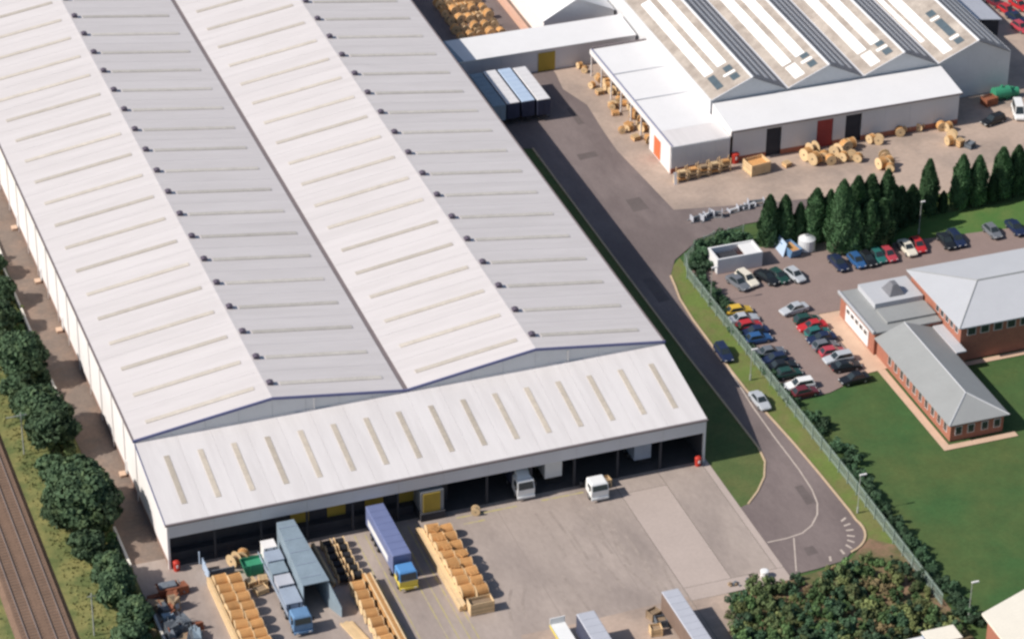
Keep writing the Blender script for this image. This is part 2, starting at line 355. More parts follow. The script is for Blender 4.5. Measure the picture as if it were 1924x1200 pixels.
# walls
MB().box(0, .2, 0.02, YB, 0, 1.1).build('brick_plinth', 'dullbrick', wh)
PAN = []
y = D0
while y < YB-1: PAN.append((y, min(y+BAY, YB))); y += BAY
for a, b in PAN: MB().box(-.12, .12, a+.012, b-.012, 1.1, HE-.2).build('cladding_panel', 'cladw', wh)
for a, b in PAN: MB().box(-.27, -.13, a-.08, a+.08, .1, HE-.25).build('downpipe', 'cladw', wh)
MB().prism([(-.12, .05, 1.1), (-.12, D0-.012, 1.1), (-.12, D0-.012, HE-.5), (-.12, .05, HC-.15)], (.24, 0, 0)).build('cladding_panel', 'cladw', wh)
MB().prism([(W-.12, .05, 0), (W-.12, D0-.012, 0), (W-.12, D0-.012, HE-.5), (W-.12, .05, HC-.15)], (.24, 0, 0)).build('cladding_panel', 'clad', wh)
for a, b in PAN: MB().box(W-.12, W+.12, a+.012, b-.012, 0, HE-.2).build('cladding_panel', 'clad', wh)
MB().box(.12, W-.12, YB-.3, YB-.1, 0, HE).build('back_wall', 'clad', wh)
for k in (0, 1):
    xo = 2*Q*k
    # gable infill above the canopy in sheets
    n = 8
    for i in range(n):
        xa = xo+.1+(2*Q-.2)*i/n; xb = xo+.1+(2*Q-.2)*(i+1)/n
        def zt(x): return HE+RISE*(1-abs(x-xo-Q)/Q)-.16
        MB().prism([(xa+.015, D0, HE-.9), (xb-.015, D0, HE-.9), (xb-.015, D0, zt(xb)), (xa+.015, D0, zt(xa))], (0, .2, 0)).build('gable_panel', 'clad', wh)
# loading canopy
CZ = HE-.38
cx_ = [-.3]+[3.1+(i+.5)*(71.35-3.1)/15 for i in range(15)]+[W+.3]
for xa, xb in zip(cx_[:-1], cx_[1:]):
    MB().slab([(xa+.01, -.15, HC), (xb-.01, -.15, HC), (xb-.01, D0-.02, CZ), (xa+.01, D0-.02, CZ)], .14).build('canopy_sheet', 'roof2', wh)
def czz(y): return HC+(CZ-HC)*(y+.15)/(D0+.13)
cs = MB().slab([(-.36, 0, 0), (.36, 0, 0), (.36, 9.2, czz(9.2)-czz(0)), (-.36, 9.2, czz(9.2)-czz(0))], .05).mesh('canopy_rooflight'); cs.materials.append(M['grp'])
for i in range(16):
    x = 3.1+i*(71.35-3.1)/15
    link('canopy_rooflight', cs, wh, Vector((x, 2.9, czz(2.9)+.06))-wh.location)
MB().box(-.35, W+.35, -.42, -.16, HC-.26, HC-.06).build('canopy_gutter', 'gutter', wh)
for i in range(12):
    xa = -.12+i*(W+.24)/12; xb = -.12+(i+1)*(W+.24)/12
    MB().box(xa+.012, xb-.012, -.30, -.12, HC-2.15, HC-.28).build('fascia_panel', 'fascia', wh)
MB().prism([(-.34, -.16, HC-.22), (-.34, D0-.24, CZ-.22), (-.34, D0-.24, CZ+.07), (-.34, -.16, HC+.07)], (.035, 0, 0)).build('edge_trim', 'bluetrim', wh)
MB().box(-.14, .16, -.32, .04, 0, HC-.2).build('corner_pier', 'cladw', wh)
MB().box(W-.16, W+.14, -.32, .04, 0, HC-.2).build('corner_pier', 'clad', wh)
# dock behind the canopy
MB().slab([(.14, .0, HC-.3), (W-.14, .0, HC-.3), (W-.14, D0-.1, CZ-.3), (.14, D0-.1, CZ-.3)], .05).build('canopy_shade_plate', 'dark', wh)  # dark plate added under the roof to paint the canopy shade
MB().box(W-.2, W-.13, .08, 12.7, .0, HC-.4).build('dock_shade_lining', 'dark', wh)  # added dark lining, paints shade on the inner side wall
MB().box(.14, W-.21, .15, 12.7, -.014, -.006).build('dock_shade_floor', 'shadefloor', wh)  # dark sheet painting shade over the concrete under the canopy
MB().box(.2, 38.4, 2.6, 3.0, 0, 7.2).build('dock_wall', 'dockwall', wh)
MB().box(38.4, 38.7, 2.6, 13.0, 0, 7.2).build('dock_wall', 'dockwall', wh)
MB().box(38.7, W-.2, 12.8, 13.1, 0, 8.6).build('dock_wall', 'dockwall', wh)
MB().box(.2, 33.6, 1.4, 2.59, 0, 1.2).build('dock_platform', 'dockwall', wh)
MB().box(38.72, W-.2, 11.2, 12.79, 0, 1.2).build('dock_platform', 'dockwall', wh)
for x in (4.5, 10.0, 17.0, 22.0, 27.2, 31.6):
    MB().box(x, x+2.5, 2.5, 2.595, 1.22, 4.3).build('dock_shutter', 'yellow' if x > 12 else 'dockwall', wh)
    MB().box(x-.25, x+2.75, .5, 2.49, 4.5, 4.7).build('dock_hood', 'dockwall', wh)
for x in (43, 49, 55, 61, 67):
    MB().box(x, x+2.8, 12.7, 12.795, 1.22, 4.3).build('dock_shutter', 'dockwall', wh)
p = MB().box(33.8, 37.2, -1.0, 2.58, 0, 1.15); p.build('dock_lobby', 'dockwall', wh)
MB().box(33.9, 37.1, -.6, 2.57, 1.16, 4.35).build('dock_lobby', 'steel', wh)
MB().box(34.25, 36.6, -.72, -.61, 1.2, 4.1).build('dock_shutter', 'yellow', wh)
for i in range(11):
    x = 6.2+i*6.2
    if not 33 < x < 38: MB().box(x-.14, x+.14, .1, .42, 0, HC-.3).build('canopy_column', 'dockwall', wh)  # columns coloured dark to sink into the painted canopy shade
for px in ((27, 430), (70, 530), (110, 622), (232, 892)):
    q = g(*px); MB().box(-1.15, -.3, q.y-.55, q.y+.55, 0, .35).build('door_step', 'pave', wh)
    MB().box(-.2, -.125, q.y-.5, q.y+.5, .36, 2.4).build('fire_door', 'clad', wh)
# white stand-pipes of the gable front
for x in (24.3, 60.5): MB().box(x, x+.16, D0-.14, D0-.005, HE-.3, HE+1.4).build('gable_pipe', 'cladw', wh)

# ================================================================== LINK BUILDING
lb = thing('link_building', 'low white flat-roofed link building with yellow roller door beside parked trailers', 'building', (88, 118, 0))
LX0, LX1 = 75.6, 110.0
MB().slab([(LX0, 114.2, 4.25), (LX1, 114.2, 4.25), (LX1, 121.6, 4.6), (LX0, 121.6, 4.6)], .2).build('roof', 'white', lb)
MB().slab([(LX0-.0, 114.15, 4.3), (79.4, 114.15, 4.3), (78.5, 121.6, 4.66), (LX0, 121.6, 4.66)], .03).build('roof_shade_patch', 'bluegrey', lb)  # blue-grey sheet painting shade on the roof end beside the warehouse
n = 10
for i in range(n):
    xa = LX0+.3+(LX1-LX0-.3)*i/n; xb = LX0+.3+(LX1-LX0-.3)*(i+1)/n
    MB().box(xa+.01, xb-.01, 114.6, 114.8, 0, 4.04).build('wall_panel', 'fascia', lb)
MB().box(LX0+.3, LX1, 121.0, 121.2, 0, 4.2).build('back_wall', 'fascia', lb)
MB().box(92.6, 95.6, 114.48, 114.59, 0, 3.4).build('roller_door', 'yellow', lb)

# ================================================================== GABLED FACTORY
fc = thing('gabled_factory', 'grey factory with four rooflit gables and a bright white lean-to front', 'factory', (132, 95, 0))
EZ, RZ, FY, BY = 7.3, 10.3, 83.6, 165.0
xe = [110.4+13.4*i for i in range(5)]
def roofpiece(name, xa, xb, za, zb, s0, s1, ya, yb, m, lift=.05):
    """a plate on the slope from (xa,za) to (xb,zb), between fractions s0..s1"""
    x0 = xa+(xb-xa)*s0; x1 = xa+(xb-xa)*s1; z0 = za+(zb-za)*s0+lift; z1 = za+(zb-za)*s1+lift
    return MB().slab([(x0, ya, z0), (x1, ya, z1), (x1, yb, z1), (x0, yb, z0)], .05).build(name, m, fc)
for k in range(4):
    a, b = xe[k], xe[k+1]; r = (a+b)/2+.4
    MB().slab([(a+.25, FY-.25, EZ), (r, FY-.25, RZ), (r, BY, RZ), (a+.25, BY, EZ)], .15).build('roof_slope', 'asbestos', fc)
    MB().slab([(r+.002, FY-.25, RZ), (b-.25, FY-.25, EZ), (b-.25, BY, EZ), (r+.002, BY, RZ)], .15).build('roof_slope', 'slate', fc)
    MB().prism([(r-.3, FY-.3, RZ-.08), (r+.3, FY-.3, RZ-.08), (r, FY-.3, RZ+.1)], (0, BY-FY, 0)).build('ridge_cap', 'gable', fc)
    MB().prism([(a+.05, FY, 0), (b-.05, FY, 0), (b-.05, FY, EZ-.18), (r, FY, RZ-.18), (a+.05, FY, EZ-.18)], (0, .2, 0)).build('gable_wall', 'gable', fc)
    # coping along the gable of the sunny slope
    MB().prism([(a+.2, FY-.4, EZ-.1), (r, FY-.4, RZ-.1), (r, FY-.4, RZ+.07), (a+.2, FY-.4, EZ+.07)], (0, .15, 0)).build('gable_coping', 'fascia', fc)
    if k: MB().box(a-.24, a+.24, FY-.2, BY, EZ-.35, EZ-.12).build('valley_gutter', 'fascia', fc)
    # pale glazing bars on the far slope
    for s in (.30, .55, .80): roofpiece('patent_glazing', r, b-.25, RZ, EZ, s-.05, s+.05, FY+1.5, BY, 'palemetal')
    # rooflight bands on the sunny slope, in lengths with gaps
    lo, hi = (.20, .42), (.56, .78)
    A = (a+.25, r, EZ, RZ)
    def band(s, ya, yb, m='skyw', seg=10.5, nm='rooflight'):
        y = ya
        while y < yb-.5:
            roofpiece(nm, A[0], A[1], A[2], A[3], s[0], s[1], y, min(y+seg-.12, yb), m); y += seg
    if k == 0:
        band(lo, FY+6.3, FY+34); band(hi, FY+6.9, FY+50); roofpiece('roof_window', *A, .22, .38, FY+1.4, FY+5.6, 'darkglass')
        roofpiece('roof_window', *A, .62, .80, FY+1.5, FY+3.2, 'darkglass'); roofpiece('roof_window', *A, .62, .80, FY+4.4, FY+6.0, 'darkglass'); roofpiece('rooflight', *A, .52, .8, FY+3.5, FY+4.1, 'skyw')
    elif k in (1, 2):
        band(lo, FY+5.6, FY+60); band(hi, FY+6.0, FY+60); roofpiece('rooflight', *A, .22, .46, FY+.9, FY+4.9, 'skyw')
        roofpiece('roof_window', *A, .64, .82, FY+1.5, FY+3.2, 'darkglass'); roofpiece('roof_window', *A, .64, .82, FY+4.6, FY+6.4-.5, 'darkglass'); roofpiece('rooflight', *A, .56, .82, FY+3.5, FY+4.2, 'skyw')
    else:
        band(lo, FY+1.2, FY+60); band((.02, .12), FY+7, FY+40); roofpiece('roof_window', *A, .58, .76, FY+1.6, FY+3.2, 'darkglass'); roofpiece('rooflight', *A, .54, .76, FY+3.5, FY+4.2, 'skyw')
        roofpiece('roof_window', *A, .58, .76, FY+4.6, FY+10.2, 'darkglass'); roofpiece('rooflight', *A, .54, .76, FY+10.6, FY+11.3, 'skyw'); roofpiece('roof_window', *A, .58, .76, FY+11.8, FY+13.6, 'darkglass')
MB().box(xe[4]-.2, xe[4], FY+.2, BY, 0, EZ-.15).build('side_wall', 'gable', fc)
MB().box(xe[0]+.1, xe[0]+.3, FY+.2, BY, 0, EZ-.2).build('side_wall', 'gable', fc)
# front lean-to
TY = 75.5
MB().slab([(110.6, TY-.35, 5.85), (151.0, TY-.35, 5.85), (151.0, FY-.42, 6.75), (110.6, FY-.42, 6.75)], .16).build('lean_to_roof', 'white', fc)
xs = [111.0, 116.8, 119.4, 125.6, 128.4, 130.6, 133.4, 137.6, 142.0, 146.4, 150.7]
for i in range(len(xs)-1):
    a, b = xs[i], xs[i+1]
    if i in (1, 5): MB().box(a+.05, b-.05, TY+.25, TY+.35, 0, 5.0).build('doorway', 'dark', fc); MB().box(a+.0, b-.0, TY, TY+.2, 5.0, 5.65).build('wall_panel', 'clad', fc)
    elif i == 3: MB().box(a+.05, b-.05, TY+.08, TY+.2, 0, 4.9).build('roller_door', 'reddoor', fc); MB().box(a, b, TY, TY+.2, 4.92, 5.65).build('wall_panel', 'clad', fc)
    else:
        MB().box(a+.01, b-.01, TY, TY+.2, .9, 5.65).build('wall_panel', 'clad', fc); MB().box(a+.01, b-.01, TY-.04, TY+.16, 0, .89).build('brick_plinth', 'brick', fc)
MB().prism([(150.6, TY+.2, 0), (150.6, FY-.45, 0), (150.6, FY-.45, 6.5), (150.6, TY+.2, 5.65)], (.2, 0, 0)).build('wall_panel', 'clad', fc)
MB().prism([(110.62, TY, 4.6), (110.62, FY-.45, 4.6), (110.62, FY-.45, 6.55), (110.62, TY, 5.66)], (.2, 0, 0)).build('wall_panel', 'cladw', fc)
MB().box(110.6, 151.0, TY-.5, TY-.36, 5.62, 5.82).build('eave_gutter', 'gutter', fc)
# side canopy over the store of drums
AX, AY0, AY1, AZ_ = 100.4, 75.3, 110.7, 4.75
for ya, yb, m in ((AY0, 80.6, 'roof2'), (80.62, 91.5, 'white'), (91.52, 101.0, 'white'), (101.02, AY1, 'white')):
    MB().slab([(AX, ya, AZ_), (110.45, ya, AZ_+.12), (110.45, yb, AZ_+.12), (AX, yb, AZ_)], .14).build('canopy_roof', m, fc)
for y in (91.5, 101.0): MB().box(AX+.3, 110.3, y-.1, y+.1, AZ_+.13, AZ_+.2).build('roof_joint', 'fascia', fc)
MB().box(AX+.3, 110.3, AY1-.05, AY1+.3, AZ_-.2, AZ_+.3).build('roof_joint', 'gutter', fc)
MB().box(AX-.14, AX, AY0-.05, AY1, AZ_-.75, AZ_+.08).build('canopy_fascia', 'cladw', fc)
MB().box(AX+.15, AX+.3, AY0, AY1, AZ_+.04, AZ_+.1).build('edge_trim', 'bluetrim', fc)
for i in range(4):
    xa = AX+.02+i*2.5; MB().box(xa, xa+2.48, AY0-.12, AY0, .9, AZ_-.02).build('wall_panel', 'clad', fc); MB().box(xa, xa+2.48, AY0-.16, AY0, 0, .89).build('brick_plinth', 'brick', fc)
MB().box(AX-.1, AX+.02, AY0, 84.0, 0, AZ_-.77).build('wall_panel', 'cladw', fc)
MB().box(AX-.16, AX-.101, 79.3, 82.0, .2, 3.5).build('roller_door', 'orange', fc)
MB().box(108.5, 108.7, 84.2, AY1, 0, AZ_-.1).build('inner_wall', 'dockwall', fc)
for y in (88.2, 92.6, 97.0, 101.4, 105.8, 110.4): MB().box(AX+.05, AX+.27, y-.11, y+.11, 0, AZ_-.15).build('canopy_post', 'cladw', fc)

# building behind the link
nb_ = thing('north_shed', 'white roofed shed with grey gable behind the link building', 'building', (103, 132, 0))
MB().slab([(97.0, 124.2, 4.0), (103.2, 124.2, 7.4), (103.2, 170, 7.4), (97.0, 170, 4.0)], .15).build('roof_slope', 'white', nb_)
MB().slab([(103.202, 124.2, 7.4), (110.1, 124.2, 4.2), (110.1, 170, 4.2), (103.202, 170, 7.4)], .15).build('roof_slope', 'gable', nb_)
MB().prism([(97.3, 124.6, 0), (110.0, 124.6, 0), (110.0, 124.6, 4.0), (103.2, 124.6, 7.2), (97.3, 124.6, 3.9)], (0, .2, 0)).build('gable_wall', 'gable', nb_)
MB().box(97.3, 97.5, 124.8, 170, 0, 3.9).build('side_wall', 'cladw', nb_)
tag(MB().box(95.2, 96.0, 122.5, 170, 0, 1.0).build('retaining_wall', 'pinkwall', origin=(95.6, 146, 0)), 'low pink concrete wall along the white shed', 'wall')
# low lean-to east of the factory
ea = thing('side_annex', 'low grey roofed annex against the far end of the gabled factory', 'building', (168, 120, 0))
MB().slab([(164.4, 101.5, 4.4), (172.0, 101.5, 3.2), (172.0, 160, 3.2), (164.4, 160, 4.4)], .14).build('roof', 'trailgrey', ea)
MB().box(164.5, 171.7, 102.0, 102.2, 0, 3.0).build('wall', 'dockwall', ea)  # dark wall colour paints the shadow below the annex roof
MB().box(171.5, 171.7, 102.2, 159.5, 0, 3.0).build('wall', 'clad', ea)

# ================================================================== OFFICES
of = thing('office_building', 'brick office building with grey hipped wing and pale main roof', 'office', (116, 12, 0))
def wall(x0, x1, y0, y1, z0, z1, m='brick', nm='wall'): return MB().box(x0, x1, y0, y1, z0, z1).build(nm, m, of)
# long wing
wx0, wx1, wy0, wy1 = 108.3, 116.4, -6.7, 16.6
wall(wx0, wx0+.2, wy0, wy1, 0, 2.98); wall(wx1-.2, wx1, wy0, wy1, 0, 2.98); wall(wx0+.2, wx1-.2, wy0, wy0+.2, 0, 2.98)
e = .55; rx = (wx0+wx1)/2
A_, B_ = (wx0-e, wy0-e, 3.0), (wx1+e, wy0-e, 3.0); Cc, Dd = (wx1+e, wy1, 3.0), (wx0-e, wy1, 3.0); R0, R1 = (rx, wy0+4.0, 4.75), (rx, wy1, 4.75)
MB().slab([A_, R0, R1, Dd], .12).build('roof_slope', 'greymetal', of)
MB().slab([B_, Cc, R1, R0], .12).build('roof_slope', 'greymetal', of)
MB().slab([A_, B_, R0], .12).build('roof_slope', 'greymetal', of)
for p0, p1 in ((R0, R1), (A_, R0), (B_, R0)): MB().cyl((p0[0], p0[1], p0[2]+.02), (p1[0], p1[1], p1[2]+.02), .09, n=6).build('ridge_tile', 'palemetal', of)
def win(x0, x1, y0, y1, z0, z1, axis, sill=True):
    """window frame with pane, proud of a wall; axis = wall normal"""
    if axis == 'x':
        f = MB().box(x0, x1, y0, y1, z0, z1).build('window', 'cladw', of)
        MB().box(x0-.025, x0-.002, y0+.09, y1-.09, z0+.09, z1-.09).build('pane', 'glass', f)
    else:
        f = MB().box(x0, x1, y0, y1, z0, z1).build('window', 'cladw', of)
        MB().box(x0+.09, x1-.09, y0-.025, y0-.002, z0+.09, z1-.09).build('pane', 'glass', f)
for i in range(10): 
    y = wy0+1.0+i*1.95; win(wx0-.05, wx0-.003, y, y+1.0, .9, 2.3, 'x')
for x in (109.0, 110.9, 113.0, 114.9): win(x, x+1.05, wy0-.05, wy0-.003, .9, 2.3, 'y')
# flat roofed entrance block
wall(107.9, 118.2, 16.8, 28.2, 0, 3.55)
MB().box(107.5, 118.35, 16.62, 28.6, 3.56, 3.8).build('flat_roof', 'greymetal', of)
MB().box(107.5, 107.75, 16.6, 28.62, 3.81, 4.05).build('parapet', 'palemetal', of)
MB().box(110.6, 118.3, 22.6, 28.4, 3.81, 4.6).build('roof_deck', 'palemetal', of)
MB().box(110.5, 118.2, 18.2, 21.8, 3.81, 4.15).build('roof_deck', 'greymetal', of)
MB().hexa([(113.4,23.6,4.6),(115.8,23.6,4.6),(115.8,26.4,4.6),(113.4,26.4,4.6)], [(114.2,24.4,6.1),(115.0,24.4,6.1),(115.0,25.6,6.1),(114.2,25.6,6.1)]).build('roof_vent', 'slate', of)
MB().box(107.8, 107.895, 18.6, 26.2, .3, 2.9).build('entrance_panel', 'white', of)
for i in range(5): win(107.73, 107.795, 19.0+i*1.45, 20.0+i*1.45, 1.9, 2.7, 'x')
# main block
mx0, mx1, my0, my1 = 118.6, 175.0, 11.2, 27.2
wall(mx0, mx0+.2, my0, my1, 0, 5.98); wall(mx0+.2, mx1, my0, my0+.2, 0, 5.98); wall(mx0+.2, mx1, my1-.2, my1, 0, 5.98)
a_, b_, c_, d_ = (mx0-.6, my0-.6, 6.0), (mx1, my0-.6, 6.0), (mx1, my1+.6, 6.0), (mx0-.6, my1+.6, 6.0); h0, h1 = (mx0+6.5, 19.4, 7.6), (mx1, 19.4, 7.6)
MB().slab([a_, b_, h1, h0], .15).build('roof_slope', 'palemetal', of)
MB().slab([c_, d_, h0, h1], .15).build('roof_slope', 'palemetal', of)
MB().slab([d_, a_, h0], .15).build('roof_slope', 'palemetal', of)
MB().cyl((h0[0], h0[1], 7.62), (h1[0], h1[1], 7.62), .14, n=6).build('ridge_tile', 'greymetal', of)
for p0 in (a_, d_): MB().cyl((p0[0], p0[1], p0[2]+.02), (h0[0], h0[1], h0[2]+.02), .08, n=6).build('ridge_tile', 'greymetal', of)
for i in range(14): win(119.6+i*2.1, 121.0+i*2.1, my0-.05, my0-.003, 4.2, 5.5, 'y')
for i in range(5): win(mx0-.05, mx0-.003, 12.0+i*1.5, 13.0+i*1.5, 4.2, 5.5, 'x')
MB().box(116.45, 118.55, 9.2, 16.55, 0, 3.0).build('link_block', 'brick', of)
MB().box(116.97, 118.55, 9.0, 16.55, 3.01, 3.2).build('flat_roof', 'palemetal', of)

# ================================================================== BUILDING AT THE SOUTH-EAST
sb = thing('cream_roofed_building', 'corner of a cream flat-roofed building beyond the lawn fence', 'building', (98, -56, 0))
MB().prism([(91.4, -48.6, 4.7), (91.0, -90, 4.7), (140, -90, 4.7), (140, -30.8, 4.7)], (0, 0, .3)).build('roof', 'sand', sb)
MB().prism([(91.9, -49.4, 0), (91.5, -90, 0), (139, -90, 0), (139, -32.4, 0)], (0, 0, 4.69)).build('walls', 'brick', sb)
MB().box(91.95, 140, -89, -88.6, 5.01, 5.4).build('roof_upstand', 'sand', sb)
def portakabin(loc, sx, sy, label, rm, wm):
    t = thing('site_cabin', label, 'cabin', loc)
    x, y = loc[0], loc[1]
    MB().box(x-sx/2, x+sx/2, y-sy/2, y+sy/2, .15, 2.5).build('walls', wm, t)
    MB().box(x-sx/2-.12, x+sx/2+.12, y-sy/2-.12, y+sy/2+.12, 2.51, 2.68).build('roof', rm, t)
    for dx in (-.4, .4): MB().box(x+dx*sx-.15, x+dx*sx+.15, y-sy/2+.1, y+sy/2-.1, 0, .149).build('skid', 'dark', t)
    MB().box(x-.9, x+.2, y-sy/2-.04, y-sy/2-.002, 1.1, 2.0).build('window', 'glass', t)
portakabin((86.3, -48.2, 0), 4.2, 2.5, 'blue walled cabin with sandy roof among the scrub', 'sand', 'skipblue')
portakabin((82.0, -49.0, 0), 3.4, 2.4, 'white roofed cabin beside the blue cabin', 'white', 'clad')

# ================================================================== FENCE AND LOW WALLS
fp = [(103.5, 53.6), (98.5, 53.4), (94.6, 51.6), (91.8, 48.6), (90.7, 45.0), (90.7, 20), (90.8, -14), (90.5, -40)]
fn = thing('palisade_fence', 'long green steel palisade fence between road verge and lawn', 'fence', (90.7, 0, 0))
acc = []
for i in range(len(fp)-1):
    a, b = Vector((*fp[i], 0)), Vector((*fp[i+1], 0)); L_ = (b-a).length; d = (b-a)/L_; n = max(1, round(L_/2.75))
    for k in range(n): acc.append((a+d*(L_*k/n), d, L_/n))
pal = MB()
pm = MB().box(-.06, .06, -.06, .06, -.1, 2.1).mesh('post'); pm.materials.append(M['fence'])
for p, d, l in acc:
    o = link('post', pm, fn, p-fn.location)
    q = Vector((-d.y, d.x, 0))
    rm = MB()
    for z in (.4, 1.75):
        a = p+q*.07; b = p+d*l+q*.07
        rm.hexa([a+Vector((0,0,z)), b+Vector((0,0,z)), b+q*.05+Vector((0,0,z)), a+q*.05+Vector((0,0,z))], [a+Vector((0,0,z+.07)), b+Vector((0,0,z+.07)), b+q*.05+Vector((0,0,z+.07)), a+q*.05+Vector((0,0,z+.07))])
    rm.build('rails', 'fence', fn)
    n = max(2, round(l/.16))
    for k in range(n):
        c = p+d*(l*(k+.5)/n)+q*.14; t = d*.028; u = q*.01
        pal.hexa([c-t-u, c+t-u, c+t+u, c-t+u], [c-t-u+Vector((0,0,2.05)), c+t-u+Vector((0,0,2.05)), c+t+u+Vector((0,0,2.05)), c-t+u+Vector((0,0,2.05))])
pal.build('pales', 'fence', fn, kind='stuff')
for i, (ya, yb) in enumerate(((83, 120), (56, 80), (43, 48), (22.5, 24.5), (18, 20), (1.6, 10.5))):
    x = -4.75 if ya < 60 else -4.3
    tag(MB().box(x-.16, x+.16, ya, yb, -.05, .55).build('kerb_wall', 'whitewall', origin=(x, (ya+yb)/2, 0)), 'low whitewashed wall stretch along the lineside path below the trees', 'low wall', 'whitewashed wall stretches along the path')
tag(MB().box(-4.6, -4.3, -16, -9.5, 0, .6).build('kerb_wall', 'whitewall', origin=(-4.45, -13, 0)), 'low whitewashed wall beside the scrap heap', 'low wall')

# ================================================================== LAMP POSTS AND POLES
def lamp(x, y, h, label, arm=.9):
    t = thing('lamp_post', label, 'lamp post', (x, y, 0))
    MB().cyl((x, y, 0), (x, y, h), .07, .045, 8).build('pole', 'post', t)
    MB().cyl((x, y, 0), (x, y, .9), .14, .14, 8).build('base', 'post', t)
    MB().box(x-.07, x+arm, y-.12, y+.12, h-.02, h+.13).build('lamp_head', 'cladw', t)
lamp(89.2, -17.8, 6.0, 'grey lamp post on the verge beside the turning loop')
lamp(92.7, -43.3, 5.6, 'tall thin lamp post by the cream roofed building')
lamp(129.2, 45.6, 5.6, 'lamp post on the lawn in front of the conifers', .6)
lamp(91.3, 37.4, 6.0, 'grey lamp post between the fence and the car park')
lamp(88.6, 16.5, 5.0, 'lamp post on the verge between the two road cars')
t = thing('signal_pole', 'pale pole with crossarm in the railway verge', 'pole', (-12.4, -10.6, 0))
MB().cyl((-12.4, -10.6, 0), (-12.4, -10.6, 6.5), .1, .08, 8).build('pole', 'post', t); MB().box(-12.9, -11.9, -10.65, -10.55, 6.0, 6.12).build('crossarm', 'post', t)
t = thing('signal_pole', 'pale pole with crossarm between the track and the big trees', 'pole', (-12.2, 31.5, 0))
MB().cyl((-12.2, 31.5, 0), (-12.2, 31.5, 6.8), .1, .08, 8).build('pole', 'post', t); MB().box(-14.2, -11.4, 31.45, 31.55, 6.3, 6.42).build('crossarm', 'post', t)

# ================================================================== VEHICLES
def slotted(name, me, parent, m, loc=None):
    o = link(name, me, parent, loc)
    o.material_slots[0].link = 'OBJECT'; o.material_slots[0].material = M[m]; return o
def car_meshes(L_, Wd, zr, cab0, cab1, roof0, roof1, hood, boot):
    hw = Wd/2; h = L_/2
    st = [(-h, .80, .42, boot-.16), (-h+.12, .93, .30, boot-.03), (-h+.55, 1, .24, boot), (cab0, 1, .22, max(boot, .86)), (0, 1, .22, .92), (cab1, 1, .22, .90), (h-.7, .98, .24, hood), (h-.15, .92, .28, hood-.12), (h, .76, .40, hood-.28)]
    m = MB(); vs = []
    for x, wf, zb, zt in st:
        w_ = hw*wf; zm = zb+(zt-zb)*.55
        vs += [(x,-w_*.93,zb), (x,-w_,zb+.1), (x,-w_,zm), (x,-w_*.955,zt-.05), (x,-w_*.8,zt), (x,w_*.8,zt), (x,w_*.955,zt-.05), (x,w_,zm), (x,w_,zb+.1), (x,w_*.93,zb)]
    fs = []
    for i in range(len(st)-1):
        for k in range(10): fs.append((10*i+k, 10*i+10+k, 10*i+10+(k+1)%10, 10*i+(k+1)%10))
    fs += [tuple(range(10)), tuple(range(10*len(st)-10, 10*len(st)))[::-1]]
    m.add(vs, fs)
    bw, rw = hw*.88, hw*.70; z0 = .86
    base = [(cab0,-bw,z0), (cab1,-bw,z0), (cab1,bw,z0), (cab0,bw,z0)]; top = [(roof0,-rw,zr), (roof1,-rw,zr), (roof1,rw,zr), (roof0,rw,zr)]
    m.hexa(base, top)
    body = m.mesh('body'); body.materials.append(None)
    for p in body.polygons: p.use_smooth = False
    V = Vector
    def pane(a, b, c, d, n, ins=.10):
        P = [V(a), V(b), V(c), V(d)]; ce = sum(P, V())/4; n = V(n).normalized()
        Q_ = [p+(ce-p)*ins*1.4 + n*.012 for p in P]
        return MB().prism([q-n*.02 for q in Q_], n*.02)
    ws = pane(base[1], base[2], top[2], top[1], (1, 0, .7)).mesh('windscreen')
    rs = pane(base[3], base[0], top[0], top[3], (-1, 0, .6)).mesh('rear_window')
    s1 = pane(base[0], base[1], top[1], top[0], (0, -1, .3), .09).mesh('side_window'); s2 = pane(base[2], base[3], top[3], top[2], (0, 1, .3), .09).mesh('side_window')
    for q in (ws, rs, s1, s2): q.materials.append(M['glass'])
    return body, ws, rs, s1, s2, L_, Wd, hood, boot
wheel = MB().cyl((0, -.1, 0), (0, .1, 0), .31, n=14).mesh('wheel'); wheel.materials.append(M['tyre'])
rimm = MB().cyl((0, -.115, 0), (0, .115, 0), .19, n=10).mesh('rim'); rimm.materials.append(M['rim'])
hl = MB().box(-.05, .05, -.16, .16, -.07, .07).mesh('headlight'); hl.materials.append(M['lampglass'])
tl = MB().box(-.04, .04, -.13, .13, -.1, .1).mesh('tail_light'); tl.materials.append(M['tail'])
CT = {'hatch': car_meshes(3.95, 1.66, 1.42, -1.85, .95, -1.35, .15, .80, .88), 'saloon': car_meshes(4.5, 1.72, 1.40, -1.55, 1.0, -.95, .2, .80, .93),
      'estate': car_meshes(4.5, 1.72, 1.45, -2.1, 1.0, -1.85, .2, .80, .90), 'van': car_meshes(4.9, 1.85, 2.05, -2.4, 1.55, -2.35, .75, .95, .95)}
def car(x, y, rz, kind, colr, label, group):
    body, ws, rs, s1, s2, L_, Wd, hood, boot = CT[kind]
    t = thing('car' if kind != 'van' else 'van', label, 'car' if kind != 'van' else 'van', (x, y, 0), group, R(rz))
    slotted('body', body, t, 'car_'+colr)
    for n_, me in (('windscreen', ws), ('rear_window', rs), ('side_window', s1), ('side_window', s2)): link(n_, me, t)
    for sx in (-1, 1):
        for sy in (-1, 1):
            wv = link('wheel', wheel, t, (sx*L_*.30, sy*(Wd/2-.08), .31)); link('rim', rimm, wv)
    for sy in (-1, 1):
        link('headlight', hl, t, (L_/2-.07, sy*Wd*.29, .56)); link('tail_light', tl, t, (-L_/2+.03, sy*Wd*.33, .62))
    return t
GE, GO, GN, GR = 'cars in the fence row of the car park', 'cars in the office row of the car park', 'cars parked along the conifer lawn', 'cars by the walled enclosure'
j = lambda a: random.uniform(-a, a)
